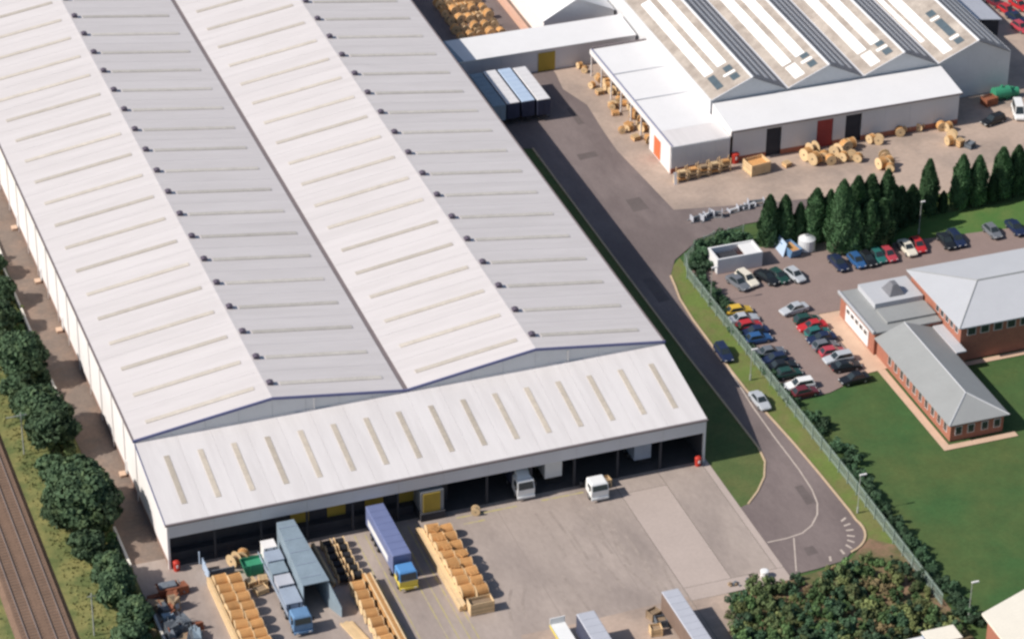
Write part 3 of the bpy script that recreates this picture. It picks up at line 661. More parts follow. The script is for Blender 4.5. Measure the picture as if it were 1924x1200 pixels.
# fence row
for (px, py, kd, cl, fl, lb_) in [
    (1386, 582, 'hatch', 'yellow', 0, 'bright yellow hatchback at the end of the fence row'),
    (1397, 597, 'saloon', 'silver', 0, 'silver saloon beside the yellow hatchback'),
    (1406, 610, 'hatch', 'red', 0, 'red hatchback between silver and dark blue cars by the fence'),
    (1416, 622, 'saloon', 'darkblue', 180, 'dark blue saloon between the red and mid-blue cars by the fence'),
    (1424, 634, 'hatch', 'blue', 0, 'mid-blue hatchback before the empty bay by the fence'),
    (1444, 660, 'saloon', 'grey', 0, 'grey saloon just past the empty bay by the fence'),
    (1455, 673, 'hatch', 'darkblue', 180, 'dark blue hatchback beside the grey saloon'),
    (1467, 686, 'saloon', 'black', 0, 'black saloon between dark blue and dark green cars'),
    (1479, 700, 'hatch', 'green', 0, 'dark green hatchback next to the white car'),
    (1500, 721, 'estate', 'white', 180, 'white estate car near the lawn end of the fence row'),
    (1510, 735, 'hatch', 'maroon', 0, 'maroon hatchback last before the lawn')]:
    p = g(px, py, .7); car(p.x+.15+j(.12), p.y, fl+j(2.5), kd, cl, lb_, GE)
for (px, py, kd, cl, fl, lb_) in [
    (1516, 599, 'hatch', 'green', 0, 'dark green hatchback first in the office row'),
    (1526, 611, 'saloon', 'red', 180, 'bright red saloon beside the dark green hatchback'),
    (1535, 623, 'hatch', 'teal', 0, 'deep teal hatchback beside the bright red saloon'),
    (1543, 634, 'saloon', 'darkblue', 180, 'dark blue saloon in the middle of the office row'),
    (1552, 647, 'hatch', 'grey', 0, 'dark grey hatchback beside the maroon car of the office row'),
    (1563, 660, 'hatch', 'pinkred', 0, 'crimson hatchback beside the silver estate'),
    (1575, 671, 'estate', 'silver', 180, 'silver estate car in the office row'),
    (1588, 686, 'saloon', 'black', 0, 'black saloon beside the silver estate'),
    (1607, 709, 'saloon', 'black', 180, 'black saloon standing apart at the lawn corner')]:
    p = g(px, py, .7); car(p.x+j(.15), p.y, fl+j(2.5), kd, cl, lb_, GO)
p = g(1492, 579, .7); car(p.x, p.y, 188, 'saloon', 'silver', 'silver saloon driving across the car park', 'cars on the move')
for (px, py, rz, kd, cl, lb_) in [
    (1387, 529, 285, 'saloon', 'grey', 'grey saloon in front of the walled enclosure'), (1404, 522, 282, 'estate', 'cream', 'cream estate in front of the walled enclosure'),
    (1441, 519, 290, 'saloon', 'black', 'black saloon beside the cluster of bins'), (1463, 517, 286, 'hatch', 'green', 'dark green hatchback between black and silver cars'),
    (1494, 515, 282, 'hatch', 'silver', 'silver hatchback by the blue skip')]:
    p = g(px, py, .7); car(p.x, p.y, rz, kd, cl, lb_, GR)
for (px, py, kd, cl, lb_) in [
    (1575, 492, 'saloon', 'darkblue', 'dark blue saloon at the shaded end of the conifer row'), (1610, 488, 'hatch', 'blue', 'mid-blue hatchback under the tall conifer'),
    (1630, 485, 'hatch', 'black', 'black hatchback between the blue and teal cars'), (1649, 479, 'hatch', 'teal', 'teal hatchback beside the crimson one'),
    (1669, 476, 'hatch', 'pinkred', 'crimson hatchback at the edge of the conifer shade'), (1705, 464, 'saloon', 'cream', 'cream saloon beside the bright red hatchback'),
    (1725, 459, 'hatch', 'red', 'bright red hatchback beside the cream saloon'), (1778, 451, 'saloon', 'black', 'black saloon beside the dark blue estate by the lawn'),
    (1797, 447, 'estate', 'darkblue', 'dark blue estate by the lawn'), (1865, 433, 'hatch', 'grey', 'dark grey hatchback alone by the lawn'), (1908, 426, 'saloon', 'darkblue', 'dark blue saloon opposite the pale office roof')]:
    p = g(px, py, .7); car(p.x, p.y, 272+j(5), kd, cl, lb_, GN)
car(87.5, 23.5, 268, 'estate', 'darkblue', 'dark blue estate car on the access road', 'cars on the access road')
car(87.4, 10.4, 272, 'saloon', 'silver', 'silver saloon on the access road', 'cars on the access road')
for (px, py, rz, kd, cl, lb_) in [(1868, 2, 280, 'saloon', 'maroon', 'maroon saloon near the side annex'), (1893, 18, 282, 'hatch', 'red', 'red hatchback beside the side annex'), (1909, 32, 280, 'saloon', 'darkblue', 'dark blue saloon beside the red hatchback'),
                                 (1918, 50, 280, 'hatch', 'pinkred', 'crimson hatchback near the shaded factory corner'), (1915, 8, 280, 'saloon', 'red', 'red saloon behind the dark blue one')]:
    p = g(px, py, .7); car(p.x, p.y, rz, kd, cl, lb_, 'cars beyond the factory')
p = g(1866, 224, .7); car(p.x, p.y, 195, 'estate', 'black', 'black estate car on the apron by the green tanks', 'vehicles on the apron')
p = g(1914, 206, 1); car(p.x, p.y, 250, 'van', 'white', 'white van on the apron by the green tanks', 'vehicles on the apron')

# lorries and trailers -----------------------------------------------
big = MB().cyl((0, -.16, 0), (0, .16, 0), .5, n=16).mesh('wheel'); big.materials.append(M['tyre'])
bigr = MB().cyl((0, -.175, 0), (0, .175, 0), .28, n=12).mesh('rim'); bigr.materials.append(M['rim'])
def wheels(t, xs, hw):
    for x in xs:
        for s in (-1, 1): wv = link('wheel', big, t, (x, s*(hw-.17), .5)); link('rim', bigr, wv)
def lbuild(mb, name, m, t):
    me = mb.mesh(name); me.materials.append(M[m]); return link(name, me, t)
def trailer_parts(t, x0, x1, h, roofm, sidem, hw=1.25, z0=1.15, wheels_at=None, stripe=None, doorm=None):
    """box trailer from local x0 (rear) to x1 (front)"""
    lbuild(MB().box(x0, x1, -hw+.02, hw-.02, z0, h-.1), 'box', sidem, t)
    rf = lbuild(MB().hexa([(x0-.02,-hw,h-.1),(x1+.02,-hw,h-.1),(x1+.02,hw,h-.1),(x0-.02,hw,h-.1)], [(x0,-hw+.08,h),(x1,-hw+.08,h),(x1,hw-.08,h),(x0,hw-.08,h)]), 'roof', roofm, t)
    bow = MB().box(-.04, .04, -hw+.1, hw-.1, 0, .03).mesh('roof_bow'); bow.materials.append(M[roofm])
    k = int((x1-x0)/1.35)
    for i in range(1, k): link('roof_bow', bow, rf, (x0+(x1-x0)*i/k, 0, h))
    lbuild(MB().box(x0, x1, -.45, .45, .85, z0-.002), 'chassis', 'chassis', t)
    lbuild(MB().box(x0-.04, x0-.001, -hw+.08, -.03, z0+.05, h-.2), 'rear_door', doorm or sidem, t); lbuild(MB().box(x0-.04, x0-.001, .03, hw-.08, z0+.05, h-.2), 'rear_door', doorm or sidem, t)
    lbuild(MB().box(x0-.05, x0, -hw+.1, hw-.1, .55, .7), 'bumper', 'chassis', t)
    if stripe: 
        for s in (-1, 1): lbuild(MB().box(x0+.9, x1-2.2, min(s*hw, s*(hw-.018)), max(s*hw, s*(hw-.018)), z0+.35, z0+1.35), 'side_panel', stripe, t)
    wheels(t, wheels_at or (x0+2.2, x0+3.5, x0+4.8), hw)
    lbuild(MB().box(x1-2.6, x1-2.4, -.9, -.7, 0, .9), 'landing_leg', 'chassis', t); lbuild(MB().box(x1-2.6, x1-2.4, .7, .9, 0, .9), 'landing_leg', 'chassis', t)
def cab_parts(t, x0, m, roofm, deflect=True, h=3.0, sidem=None):
    """tractor cab whose back is at local x0, facing +x"""
    hw = 1.22
    lbuild(MB().hexa([(x0,-hw,.95),(x0+2.15,-hw,.7),(x0+2.15,hw,.7),(x0,hw,.95)], [(x0,-hw,1.75),(x0+2.25,-hw,1.7),(x0+2.25,hw,1.7),(x0,hw,1.75)]), 'cab', m, t)
    lbuild(MB().hexa([(x0,-hw,1.752),(x0+2.25,-hw,1.702),(x0+2.25,hw,1.702),(x0,hw,1.752)], [(x0,-hw+.05,h-.15),(x0+1.95,-hw+.08,h-.15),(x0+1.95,hw-.08,h-.15),(x0,hw-.05,h-.15)]), 'cab_upper', sidem or m, t)
    rf = lbuild(MB().hexa([(x0,-hw+.04,h-.148),(x0+1.96,-hw+.07,h-.148),(x0+1.96,hw-.07,h-.148),(x0,hw-.04,h-.148)], [(x0+.05,-hw+.2,h+.02),(x0+1.75,-hw+.22,h+.02),(x0+1.75,hw-.22,h+.02),(x0+.05,hw-.2,h+.02)]), 'cab_roof', roofm, t)
    if deflect: lbuild(MB().hexa([(x0+.1,-.95,h+.021),(x0+1.5,-.9,h+.021),(x0+1.5,.9,h+.021),(x0+.1,.95,h+.021)], [(x0+.1,-.9,h+.75),(x0+.45,-.85,h+.7),(x0+.45,.85,h+.7),(x0+.1,.9,h+.75)]), 'wind_deflector', roofm, t)
    lbuild(MB().hexa([(x0+2.235,-hw+.14,1.8),(x0+2.27,-hw+.14,1.8),(x0+2.27,hw-.14,1.8),(x0+2.235,hw-.14,1.8)], [(x0+1.985,-hw+.2,h-.26),(x0+2.02,-hw+.2,h-.26),(x0+2.02,hw-.2,h-.26),(x0+1.985,hw-.2,h-.26)]), 'windscreen', 'glass', t)
    for s in (-1, 1): lbuild(MB().box(x0+.75, x0+1.75, min(s*(hw-.04), s*(hw+.015)), max(s*(hw-.04), s*(hw+.015)), 1.85, h-.4), 'side_window', 'glass', t)
    lbuild(MB().box(x0+2.1, x0+2.34, -hw, hw, .4, .72), 'bumper', m, t)
    for s in (-1, 1):
        lbuild(MB().box(x0+2.3, x0+2.37, s*.85-.18, s*.85+.18, .48, .66), 'headlight', 'lampglass', t)
        lbuild(MB().box(x0+1.95, x0+2.05, s*1.4-.1, s*1.4+.1, 1.9, 2.5), 'mirror', 'chassis', t)
    lbuild(MB().box(x0-2.6, x0+2.0, -.42, .42, .55, .93), 'chassis', 'chassis', t)
    wheels(t, (x0+1.15, x0-1.9), 1.22)
    lbuild(MB().cyl((x0-1.0, .5, .6), (x0-.1, .5, .6), .3, n=10), 'fuel_tank', 'rim', t)
LG = 'lorries and trailers in the south yard'
t = thing('articulated_lorry', 'articulated lorry with blue-purple trailer and blue and yellow cab', 'lorry', (27.6, -7.5, 0), LG, R(-90))
trailer_parts(t, -7.0, 4.6, 3.95, 'lilac', 'lilac', stripe='cabwhite'); cab_parts(t, 5.1, 'cabyel', 'cabblue', False, 2.95, 'cabblue')
t = thing('tractor_unit', 'white tractor unit with high roof deflector backed under the canopy', 'lorry', (48.6, 2.0, 0), 'white tractor units at the dock', R(-90))
cab_parts(t, .6, 'cabwhite', 'cabwhite', True, 3.05); trailer_parts(t, -11.0, 0.0, 3.9, 'trailgrey', 'curtain')
t = thing('tractor_unit', 'white low-roof tractor unit parked alone outside the dock', 'lorry', (57.8, -2.3, 0), 'white tractor units at the dock', R(-90))
cab_parts(t, -.2, 'cabwhite', 'cabwhite', False, 2.75)
t = thing('semi_trailer', 'pale grey trailer seen below the canopy edge, its rear to the yard', 'trailer', (53.3, 6.5, 0), 'trailers backed into the dock', R(90))
trailer_parts(t, -5.0, 5.0, 3.95, 'cabwhite', 'cabwhite')
t = thing('semi_trailer', 'blue-fronted trailer in the dark of the dock', 'trailer', (66.2, 6.6, 0), 'trailers backed into the dock', R(90))
trailer_parts(t, -5.0, 5.0, 3.7, 'bluepale', 'bluepale')
TG = 'trailers parked in a rank by the link building'
for x, m, sd, lb_, y in ((80.0, 'bluegrey', 'bluegrey', 'blue-grey trailer closest to the warehouse wall', 104.2), (82.45, 'trailwhite', 'curtain', 'white roofed trailer beside the blue-grey one', 104.4),
                      (85.0, 'trailblue', 'curtain', 'pale blue roofed trailer between two white roofed ones', 104.3), (87.55, 'trailwhite', 'curtain', 'white roofed trailer at the open end of the rank', 104.0)):
    t = thing('semi_trailer', lb_, 'trailer', (x, y, 0), TG, R(90)); trailer_parts(t, -5.9, 5.9, 4.0, m, sd, hw=1.12)
t = thing('semi_trailer', 'grey roofed trailer with dark sides next to the white flatbed', 'trailer', (45.4, -38.3, 0), LG, R(90)); trailer_parts(t, -7.2, 7.2, 4.0, 'trailgrey', 'curtain', hw=1.2)
t = thing('semi_trailer', 'grey roofed trailer with brown sides beside the scrub', 'trailer', (57.1, -36.6, 0), LG, R(90)); trailer_parts(t, -6.3, 6.3, 4.0, 'trailgrey', 'curtainb', hw=1.15)
t = thing('flatbed_trailer', 'white decked flatbed with yellow headboard beside the dark-sided trailer', 'trailer', (42.6, -34.0, 0), LG, R(90))
lbuild(MB().box(-6.0, 5.2, -1.0, 1.0, 1.1, 1.3), 'deck', 'cabwhite', t); lbuild(MB().box(5.21, 5.33, -1.0, 1.0, 1.1, 2.2), 'headboard', 'cabwhite', t)
lbuild(MB().box(-6.0, 5.2, 1.001, 1.06, 1.0, 1.35), 'side_rail', 'cabyel', t); lbuild(MB().box(-6, 5, -.4, .4, .8, 1.099), 'chassis', 'chassis', t); wheels(t, (-4, -2.7), 1.05)
lbuild(MB().box(3.5, 3.7, -.6, .6, 0, .8), 'landing_leg', 'chassis', t)

# ================================================================== CABLE DRUMS, CRATES, PALLETS
def drum_proto():
    n = 20
    fl = MB()
    for x0 in (0,):
        fl.cyl((-.035, 0, 0), (.035, 0, 0), 1.0, n=n)
    fl = fl.mesh('flange'); fl.materials.append(M['wood'])
    lag = MB(); k = 22
    for i in range(k):     # battens as separate planks round the drum
        a0 = 2*math.pi*(i+.06)/k; a1 = 2*math.pi*(i+.94)/k; r0, r1 = .86, .955+.02*((i*7) % 3)/2
        q = [(-.48, r0*math.cos(a0), r0*math.sin(a0)), (-.48, r1*math.cos(a0), r1*math.sin(a0)), (-.48, r1*math.cos(a1), r1*math.sin(a1)), (-.48, r0*math.cos(a1), r0*math.sin(a1))]
        lag.prism(q, (.96, 0, 0))
    lag.cyl((-.47, 0, 0), (.47, 0, 0), .85, n=16)
    lag = lag.mesh('lagging'); lag.materials.append(M['wood2'])
    cab = MB()
    for i in range(6): x = -.47+i*.157; cab.cyl((x, 0, 0), (x+.13, 0, 0), .72, n=16)
    cab = cab.mesh('cable_winding'); cab.materials.append(M['cable'])
    core = MB().cyl((-.48, 0, 0), (.48, 0, 0), .48, n=14).mesh('core'); core.materials.append(M['wood3'])
    hub = MB().cyl((-.05, 0, 0), (.05, 0, 0), .16, n=10).mesh('hub'); hub.materials.append(M['dark'])
    return fl, lag, cab, core, hub
FL, LAG, CAB, CORE, HUB = drum_proto()
def drum(x, y, r, w_, fill, label, group, rz=0, flat=False, z=0):
    t = thing('cable_drum', label, 'cable drum', (x, y, z), group, R(rz))
    sc = (w_, r, r)
    def put(nm, me, xx, s, par=t):
        o = link(nm, me, par); 
        if flat: o.rotation_euler = (0, R(90), 0); o.location = (0, 0, w_/2+xx+.04)
        else: o.location = (xx, 0, r)
        o.scale = s; return o
    for s in (-1, 1):
        f = put('flange', FL, s*w_/2, (1, r, r)); h = link('hub', HUB, f); h.scale = (1, 1, 1)
    put({'lag': 'lagging', 'cable': 'cable_winding', 'empty': 'core'}[fill], {'lag': LAG, 'cable': CAB, 'empty': CORE}[fill], 0, (w_*.985, r, r))
    return t
crate_p = MB(); 
def crate(x, y, sx, sy, h, label, group, rz=0, z=0, m='wood', fillm='wood3'):
    """slatted open crate with corner posts"""
    t = thing('timber_crate', label, 'crate', (x, y, z), group, R(rz))
    for a in (-1, 1):
        for b in (-1, 1): lbuild(MB().box(a*sx/2-.06, a*sx/2+.06, b*sy/2-.06, b*sy/2+.06, 0, h), 'post', m, t)
    nn = max(3, int(h/.28))
    for i in range(nn):
        z0 = .05+i*(h-.05)/nn; z1 = z0+(h/nn)*.8
        for b in (-1, 1):
            lbuild(MB().box(-sx/2+.06, sx/2-.06, b*sy/2-.03, b*sy/2+.03, z0, z1), 'slat', m, t)
            lbuild(MB().box(b*sx/2-.03, b*sx/2+.03, -sy/2+.06, sy/2-.06, z0, z1), 'slat', m, t)
    lbuild(MB().box(-sx/2+.08, sx/2-.08, -sy/2+.08, sy/2-.08, .02, h*.72), 'contents', fillm, t)
    return t
pal_top = MB().box(-.6, .6, -.07, .07, 0, .025).mesh('deck_board'); pal_top.materials.append(M['wood'])
def pallets(x, y, n, label, group, rz=0, s=1.0):
    t = thing('pallet_stack', label, 'pallets', (x, y, 0), group, R(rz))
    for k in range(n):
        m = MB()
        for yy in (-.5, -.25, 0, .25, .5): m.box(-.6*s, .6*s, yy*s-.07, yy*s+.07, k*.15+.115, k*.15+.138)
        for xx in (-.5, 0, .5): m.box(xx*s-.06, xx*s+.06, -.58*s, .58*s, k*.15, k*.15+.114)
        o = lbuild(m, 'pallet', 'wood' if k % 3 else 'wood2', t); o.rotation_euler.z = random.uniform(-.05, .05)
    return t
def planks(x, y, sx, sy, layers, label, group, rz=0, m='wood2'):
    t = thing('timber_stack', label, 'timber', (x, y, 0), group, R(rz))
    nx = max(2, int(sx/.24))
    for k in range(layers):
        for i in range(nx):
            xx = -sx/2+(i+.5)*sx/nx; e0 = random.uniform(-.3, .15); e1 = random.uniform(-.15, .3)
            lbuild(MB().box(xx-sx/nx*.46, xx+sx/nx*.46, -sy/2+e0, sy/2+e1, k*.25, k*.25+.22), 'plank', m if (i+k) % 3 else 'wood', t)
    return t
# rows of big lagged drums, flange faces to the low sun
ORD = ['first', 'second', 'third', 'fourth', 'fifth', 'sixth', 'seventh', 'eighth', 'ninth', 'tenth']
for k in range(9):
    for c, x in enumerate((5.1, 6.85)):
        drum(x+j(.06), -6.2-k*1.98-.5*c, .97+j(.05), 1.62+j(.05), 'lag', ORD[k]+' lagged cable drum from the green skip end, '+('railway side file', 'lorry side file')[c], 'drum row before the green skip', rz=j(7))
for k in range(8):
    for c, x in enumerate((34.1, 35.8)):
        drum(x+j(.06), -4.6-k*1.98-.45*c, .96+j(.06), 1.6+j(.05), 'lag', ORD[k]+' lagged cable drum from the yellow dock door, '+('file beside the lorry', 'file away from the lorry')[c], 'drum row beside the lorry', rz=j(7))
planks(3.85, -14.5, .5, 18.5, 5, 'pale board stack along the drum row by the scrap heap', 'timber in the south yard', rz=0, m='wood')
planks(32.75, -12.2, .9, 17.5, 4, 'pale board stack along the lorry side of the drum row', 'timber in the south yard', rz=0, m='wood')
for k in range(7): pallets(34.2+random.choice([0, 1.6])+j(.2), -5.6-k*2.1, 1, 'loose pallet thrown on top of the drum row beside the lorry', 'pallets on the drum row', j(40)).location.z = 1.93
crate(34.9, -21.6, 3.1, 1.5, 1.8, 'big slatted crate closing the drum row beside the lorry', 'crates in the south yard', m='wood')
for k in range(8):
    drum(21.2+j(.06), -13.3-k*1.96, .96+j(.05), 1.6, 'lag', ORD[k]+' lagged cable drum from the dock alongside the long plank stack', 'drum row by the plank stack', rz=j(4))
planks(23.1, -19.6, 1.2, 16.5, 6, 'long stack of orange planks right of a drum row', 'timber in the south yard')
planks(18.6, -21.0, 1.6, 5.0, 1, 'pale boards lying at the end of the drum row', 'timber in the south yard', rz=12, m='wood')
# dark full drums between the blue shed and the lorry
for k in range(6):
    for c in (0, 1):
        drum(20.3+c*1.7+j(.1), -2.6-k*1.55, .72+j(.05), 1.25, 'cable', ORD[k]+' drum of black cable from the dock, '+('shelter side', 'lorry side')[c], 'black cable drums by the dock', rz=j(6))
planks(18.75, -6.2, .5, 9.0, 3, 'narrow rack of brown timber beside the black drums', 'timber in the south yard', rz=1, m='wood3')
# near the green skip
drum(8.0, -2.2, .95, 1.0, 'empty', 'empty upright drum before the green skip', 'loose drums', rz=30); drum(9.4, -1.4, .8, .9, 'lag', 'small lagged drum by the dock platform', 'loose drums', rz=60)
pallets(8.9, -7.0, 6, 'pallet stack in front of the green skip', 'pallets in the south yard', 10); pallets(10.4, -7.3, 8, 'taller pallet stack beside the pale blue lorry bed', 'pallets in the south yard', -6)
crate(9.7, -8.8, 1.6, 1.2, .8, 'small open crate before the pallet stacks', 'crates in the south yard', 15)
drum(41.2, -1.6, .6, .8, 'empty', 'small empty drum at the mouth of the dock', 'loose drums', rz=70)
crate(59.6, -1.1, 1.6, 1.2, 1.3, 'pale crate behind the lone white tractor unit', 'crates in the south yard', 5)
# north wood piles
NG = 'drums and crates on the factory apron'
crate(113.6, 71.7, 3.4, 2.6, 2.0, 'large slatted crate near the red brick base of the factory', NG, 8, m='wood', fillm='wood2')
for (px, py, r, w_, fl_, rz) in [(1515, 300, 1.05, 1.2, 'lag', 20), (1530, 308, 1.05, 1.1, 'lag', 25), (1526, 290, 1.1, 1.2, 'empty', 15), (1548, 303, .9, 1.0, 'lag', 60), (1560, 308, .85, 1.0, 'lag', 80), (1570, 293, 1.0, 1.1, 'empty', 30),
                                 (1588, 285, 1.05, 1.1, 'lag', 100), (1584, 302, .8, .9, 'lag', 40), (1600, 300, .8, 1.0, 'empty', 65), (1612, 303, .7, .9, 'lag', 50), (1598, 278, .9, 1.0, 'lag', 10)]:
    p = g(px, py); drum(p.x, p.y, r, w_, fl_, 'wooden drum in the big heap before the red factory door', 'drum heap before the red door', rz)
for (px, py, r, w_, fl_, rz) in [(1655, 316, .95, 1.1, 'lag', 10), (1668, 313, .9, 1.0, 'lag', 35), (1662, 303, .95, 1.0, 'empty', 80), (1672, 322, .7, .9, 'lag', 60)]:
    p = g(px, py); drum(p.x, p.y, r, w_, fl_, 'wooden drum of the small heap out on the apron', 'small drum heap on the apron', rz)
for (px, py, r, fl_, rz) in [(1636, 268, .75, 'lag', 20), (1650, 270, .8, 'empty', 60), (1690, 255, .8, 'lag', 75), (1700, 248, .7, 'empty', 30), (1768, 245, .8, 'lag', 85), (1780, 246, .8, 'lag', 20), (1788, 262, .85, 'empty', 50), (1783, 272, .8, 'lag', 5), (1727, 245, .7, 'empty', 40)]:
    p = g(px, py); drum(p.x, p.y, r, .9, fl_, 'loose wooden drum along the lean-to wall', 'drums along the lean-to wall', rz)
pl = g(1803, 274); pallets(pl.x, pl.y, 8, 'pallet stack at the open end of the lean-to wall', NG, 20); pl = g(1478, 312); pallets(pl.x, pl.y, 5, 'pallet stack between the dark doorway and the drum heap', NG, 15)
def rack(x, y, label, pale):
    t = thing('timber_rack', label, 'timber rack', (x, y, 0), 'timber racks before the canopy end wall')
    for sx in (-.75, .75):
        for sy in (-.5, .5): lbuild(MB().box(sx-.06, sx+.06, sy-.06, sy+.06, 0, 2.3), 'post', 'wood', t)
    for k in range(3): lbuild(MB().box(-.7, .7, -.44, .44, .25+k*.62, .33+k*.62), 'shelf', 'wood3', t); lbuild(MB().box(-.6, .6, -.4, .4, .331+k*.62, .6+k*.62), 'boards', ('wood2', 'wood3', 'wood')[(k+pale) % 3], t)
for k in range(5): rack(101.2+k*1.95, 72.6+.25*k, ['timber rack closest to the orange door', 'second timber rack from the orange door', 'third timber rack from the orange door', 'fourth timber rack from the orange door', 'fifth timber rack, by the red bin'][k], k)
t = thing('leaning_board', 'white board standing at the end of the timber racks', 'board', (100.0, 72.2, 0)); lbuild(MB().hexa([(-.4,-.5,0),(.1,-.5,0),(.1,-.42,0),(-.4,-.42,0)], [(-.4,-.1,2.0),(.1,-.1,2.0),(.1,-.02,2.0),(-.4,-.02,2.0)]), 'panel', 'cladw', t); lbuild(MB().box(-.2, -.1, -.05, .45, 0, 1.2), 'stay', 'wood', t)
for k in range(17):
    y = 85.2+k*1.5; x = 101.3+j(.7)+(k % 3)*.4
    drum(x, y, .62+j(.14), .8, 'lag' if k % 4 else 'empty', 'wooden drum stored under the side canopy', 'drums under the side canopy', rz=j(40)+ (90 if k % 5 == 0 else 0))
for (yy, n, rz) in ((87.5, 5, 10), (91.3, 7, 30), (96.4, 4, -10), (99.0, 6, 20), (104.0, 5, 5)): pallets(99.6+j(.3), yy, n, 'pallet stack at the edge of the side canopy', 'pallets at the side canopy', rz)
for (px, py, rz) in [(1089, 128, 10), (1098, 136, 60), (1112, 165, 30), (1150, 205, 70), (1182, 246, 20), (1168, 250, 80), (1123, 150, 45)]:
    p = g(px, py); drum(p.x, p.y, .55, .75, 'lag', 'small wooden drum left out on the concrete by the side canopy', 'small drums beside the side canopy', rz)
# wood yard behind the link building
for r_ in range(6):
    for c in range(5):
        x = 84.0+c*1.75+r_*.12+j(.12); y = 126.0+r_*3.3+j(.25)
        drum(x, y, .78+j(.1), 1.1, 'lag' if (r_+c) % 3 else 'empty', 'wooden drum in the rows behind the link building', 'drum rows behind the link building', rz=90+j(8))
for r_ in range(4):
    planks(87.5, 128.0+r_*4.6, 6.5, 1.1, 3, 'low timber stack among the drums behind the link building', 'timber behind the link building', rz=j(5))

# ================================================================== YARD EQUIPMENT
# blue grey loading shelter with open front and flared side sheets
sh = thing('steel_shelter', 'blue-grey steel loading shelter with open dark front', 'shelter', (15.2, -9, 0))
sx0, sx1, sy0, sy1 = 13.7, 17.0, -14.6, -1.6
MB().hexa([(sx0-.1,sy0-.2,4.2),(sx1+.1,sy0-.2,4.2),(sx1-.7,sy1,4.9),(sx0+.3,sy1,4.9)], [(sx0-.1,sy0-.2,4.32),(sx1+.1,sy0-.2,4.32),(sx1-.7,sy1,5.02),(sx0+.3,sy1,5.02)]).build('roof', 'bluegrey', sh)
for i in range(5): y = sy0+1.2+i*2.6; z = 4.32+(y-sy0)/(sy1-sy0)*.7; MB().box(sx0+.2, sx1-.6, y, y+.09, z-.02, z+.07).build('roof_rib', 'bluepale', sh)
MB().hexa([(sx0,sy0,0),(sx0+.12,sy0,0),(sx0+.42,sy1,0),(sx0+.3,sy1,0)], [(sx0,sy0,4.18),(sx0+.12,sy0,4.18),(sx0+.42,sy1,4.88),(sx0+.3,sy1,4.88)]).build('side_sheet', 'bluegrey', sh)
MB().hexa([(sx1-.12,sy0,0),(sx1,sy0,0),(sx1-.75,sy1,0),(sx1-.87,sy1,0)], [(sx1-.12,sy0,4.18),(sx1,sy0,4.18),(sx1-.75,sy1,4.88),(sx1-.87,sy1,4.88)]).build('side_sheet', 'bluegrey', sh)
MB().prism([(sx1-.05,sy0,0), (sx1+.9,sy0-2.6,0), (sx1+.9,sy0-2.6,1.5), (sx1-.05,sy0,4.1)], (.08, .03, 0)).build('wing_sheet', 'bluegrey', sh)
MB().box(sx0+.5, sx1-1, sy1-.3, sy1-.2, 0, 4.6).build('back_sheet', 'dark', sh)
# pale blue flatbed lorry beside it
fb = thing('flatbed_lorry', 'long pale blue flatbed lorry with bright blue cab loaded with steel boxes', 'lorry', (12.3, -11, 0), LG, R(-90))
lbuild(MB().box(-8.5, 5.4, -1.15, 1.15, 1.0, 1.25), 'deck', 'bluepale', fb); lbuild(MB().box(-8.5, 5.4, -.4, .4, .6, .999), 'chassis', 'chassis', fb)
lbuild(MB().box(-8.5, 5.4, 1.1, 1.18, 1.251, 1.7), 'side_board', 'bluepale', fb); lbuild(MB().box(-8.5, 5.4, -1.18, -1.1, 1.251, 1.7), 'side_board', 'bluepale', fb)
wheels(fb, (-6.6, -5.3, 2.0), 1.15); cab_parts(fb, 6.0, 'skipblue', 'skipblue', False, 2.8)
for i, (x, y, sx, sy, h, m, nm) in enumerate(((-7.4, 0, 1.7, 1.7, 2.1, 'cladw', 'pale load box on the bed of the blue lorry'), (-5.3, .1, 2.2, 2.1, 1.7, 'bluepale', 'pale blue load box behind the pale one on the lorry'), (-2.9, -.05, 2.3, 2.1, 1.5, 'bluegrey', 'blue-grey load box mid-way along the lorry bed'),
                                             (-.5, .05, 2.2, 2.0, 1.25, 'trailgrey', 'grey load box near the cab of the lorry'), (2.6, 0, 3.4, 2.1, 1.0, 'bluepale', 'long low blue load box next to the lorry cab'))):
    wx = 12.3+y; wy = -11-x
    tb = thing('load_box', nm, 'box', (wx, wy, 1.25), 'boxes on the blue lorry')
    MB().box(wx-sy/2, wx+sy/2, wy-sx/2, wy+sx/2, 1.25, 1.25+h).build('shell', m, tb); MB().box(wx-sy/2-.05, wx+sy/2+.05, wy-sx/2-.05, wy+sx/2+.05, 1.251+h, 1.33+h).build('lid', m, tb)
    for s in (-1, 1): MB().box(wx+s*sy*.3-.05, wx+s*sy*.3+.05, wy-sx/2-.06, wy-sx/2-.002, 1.3, 1.2+h).build('strap', 'chassis', tb)
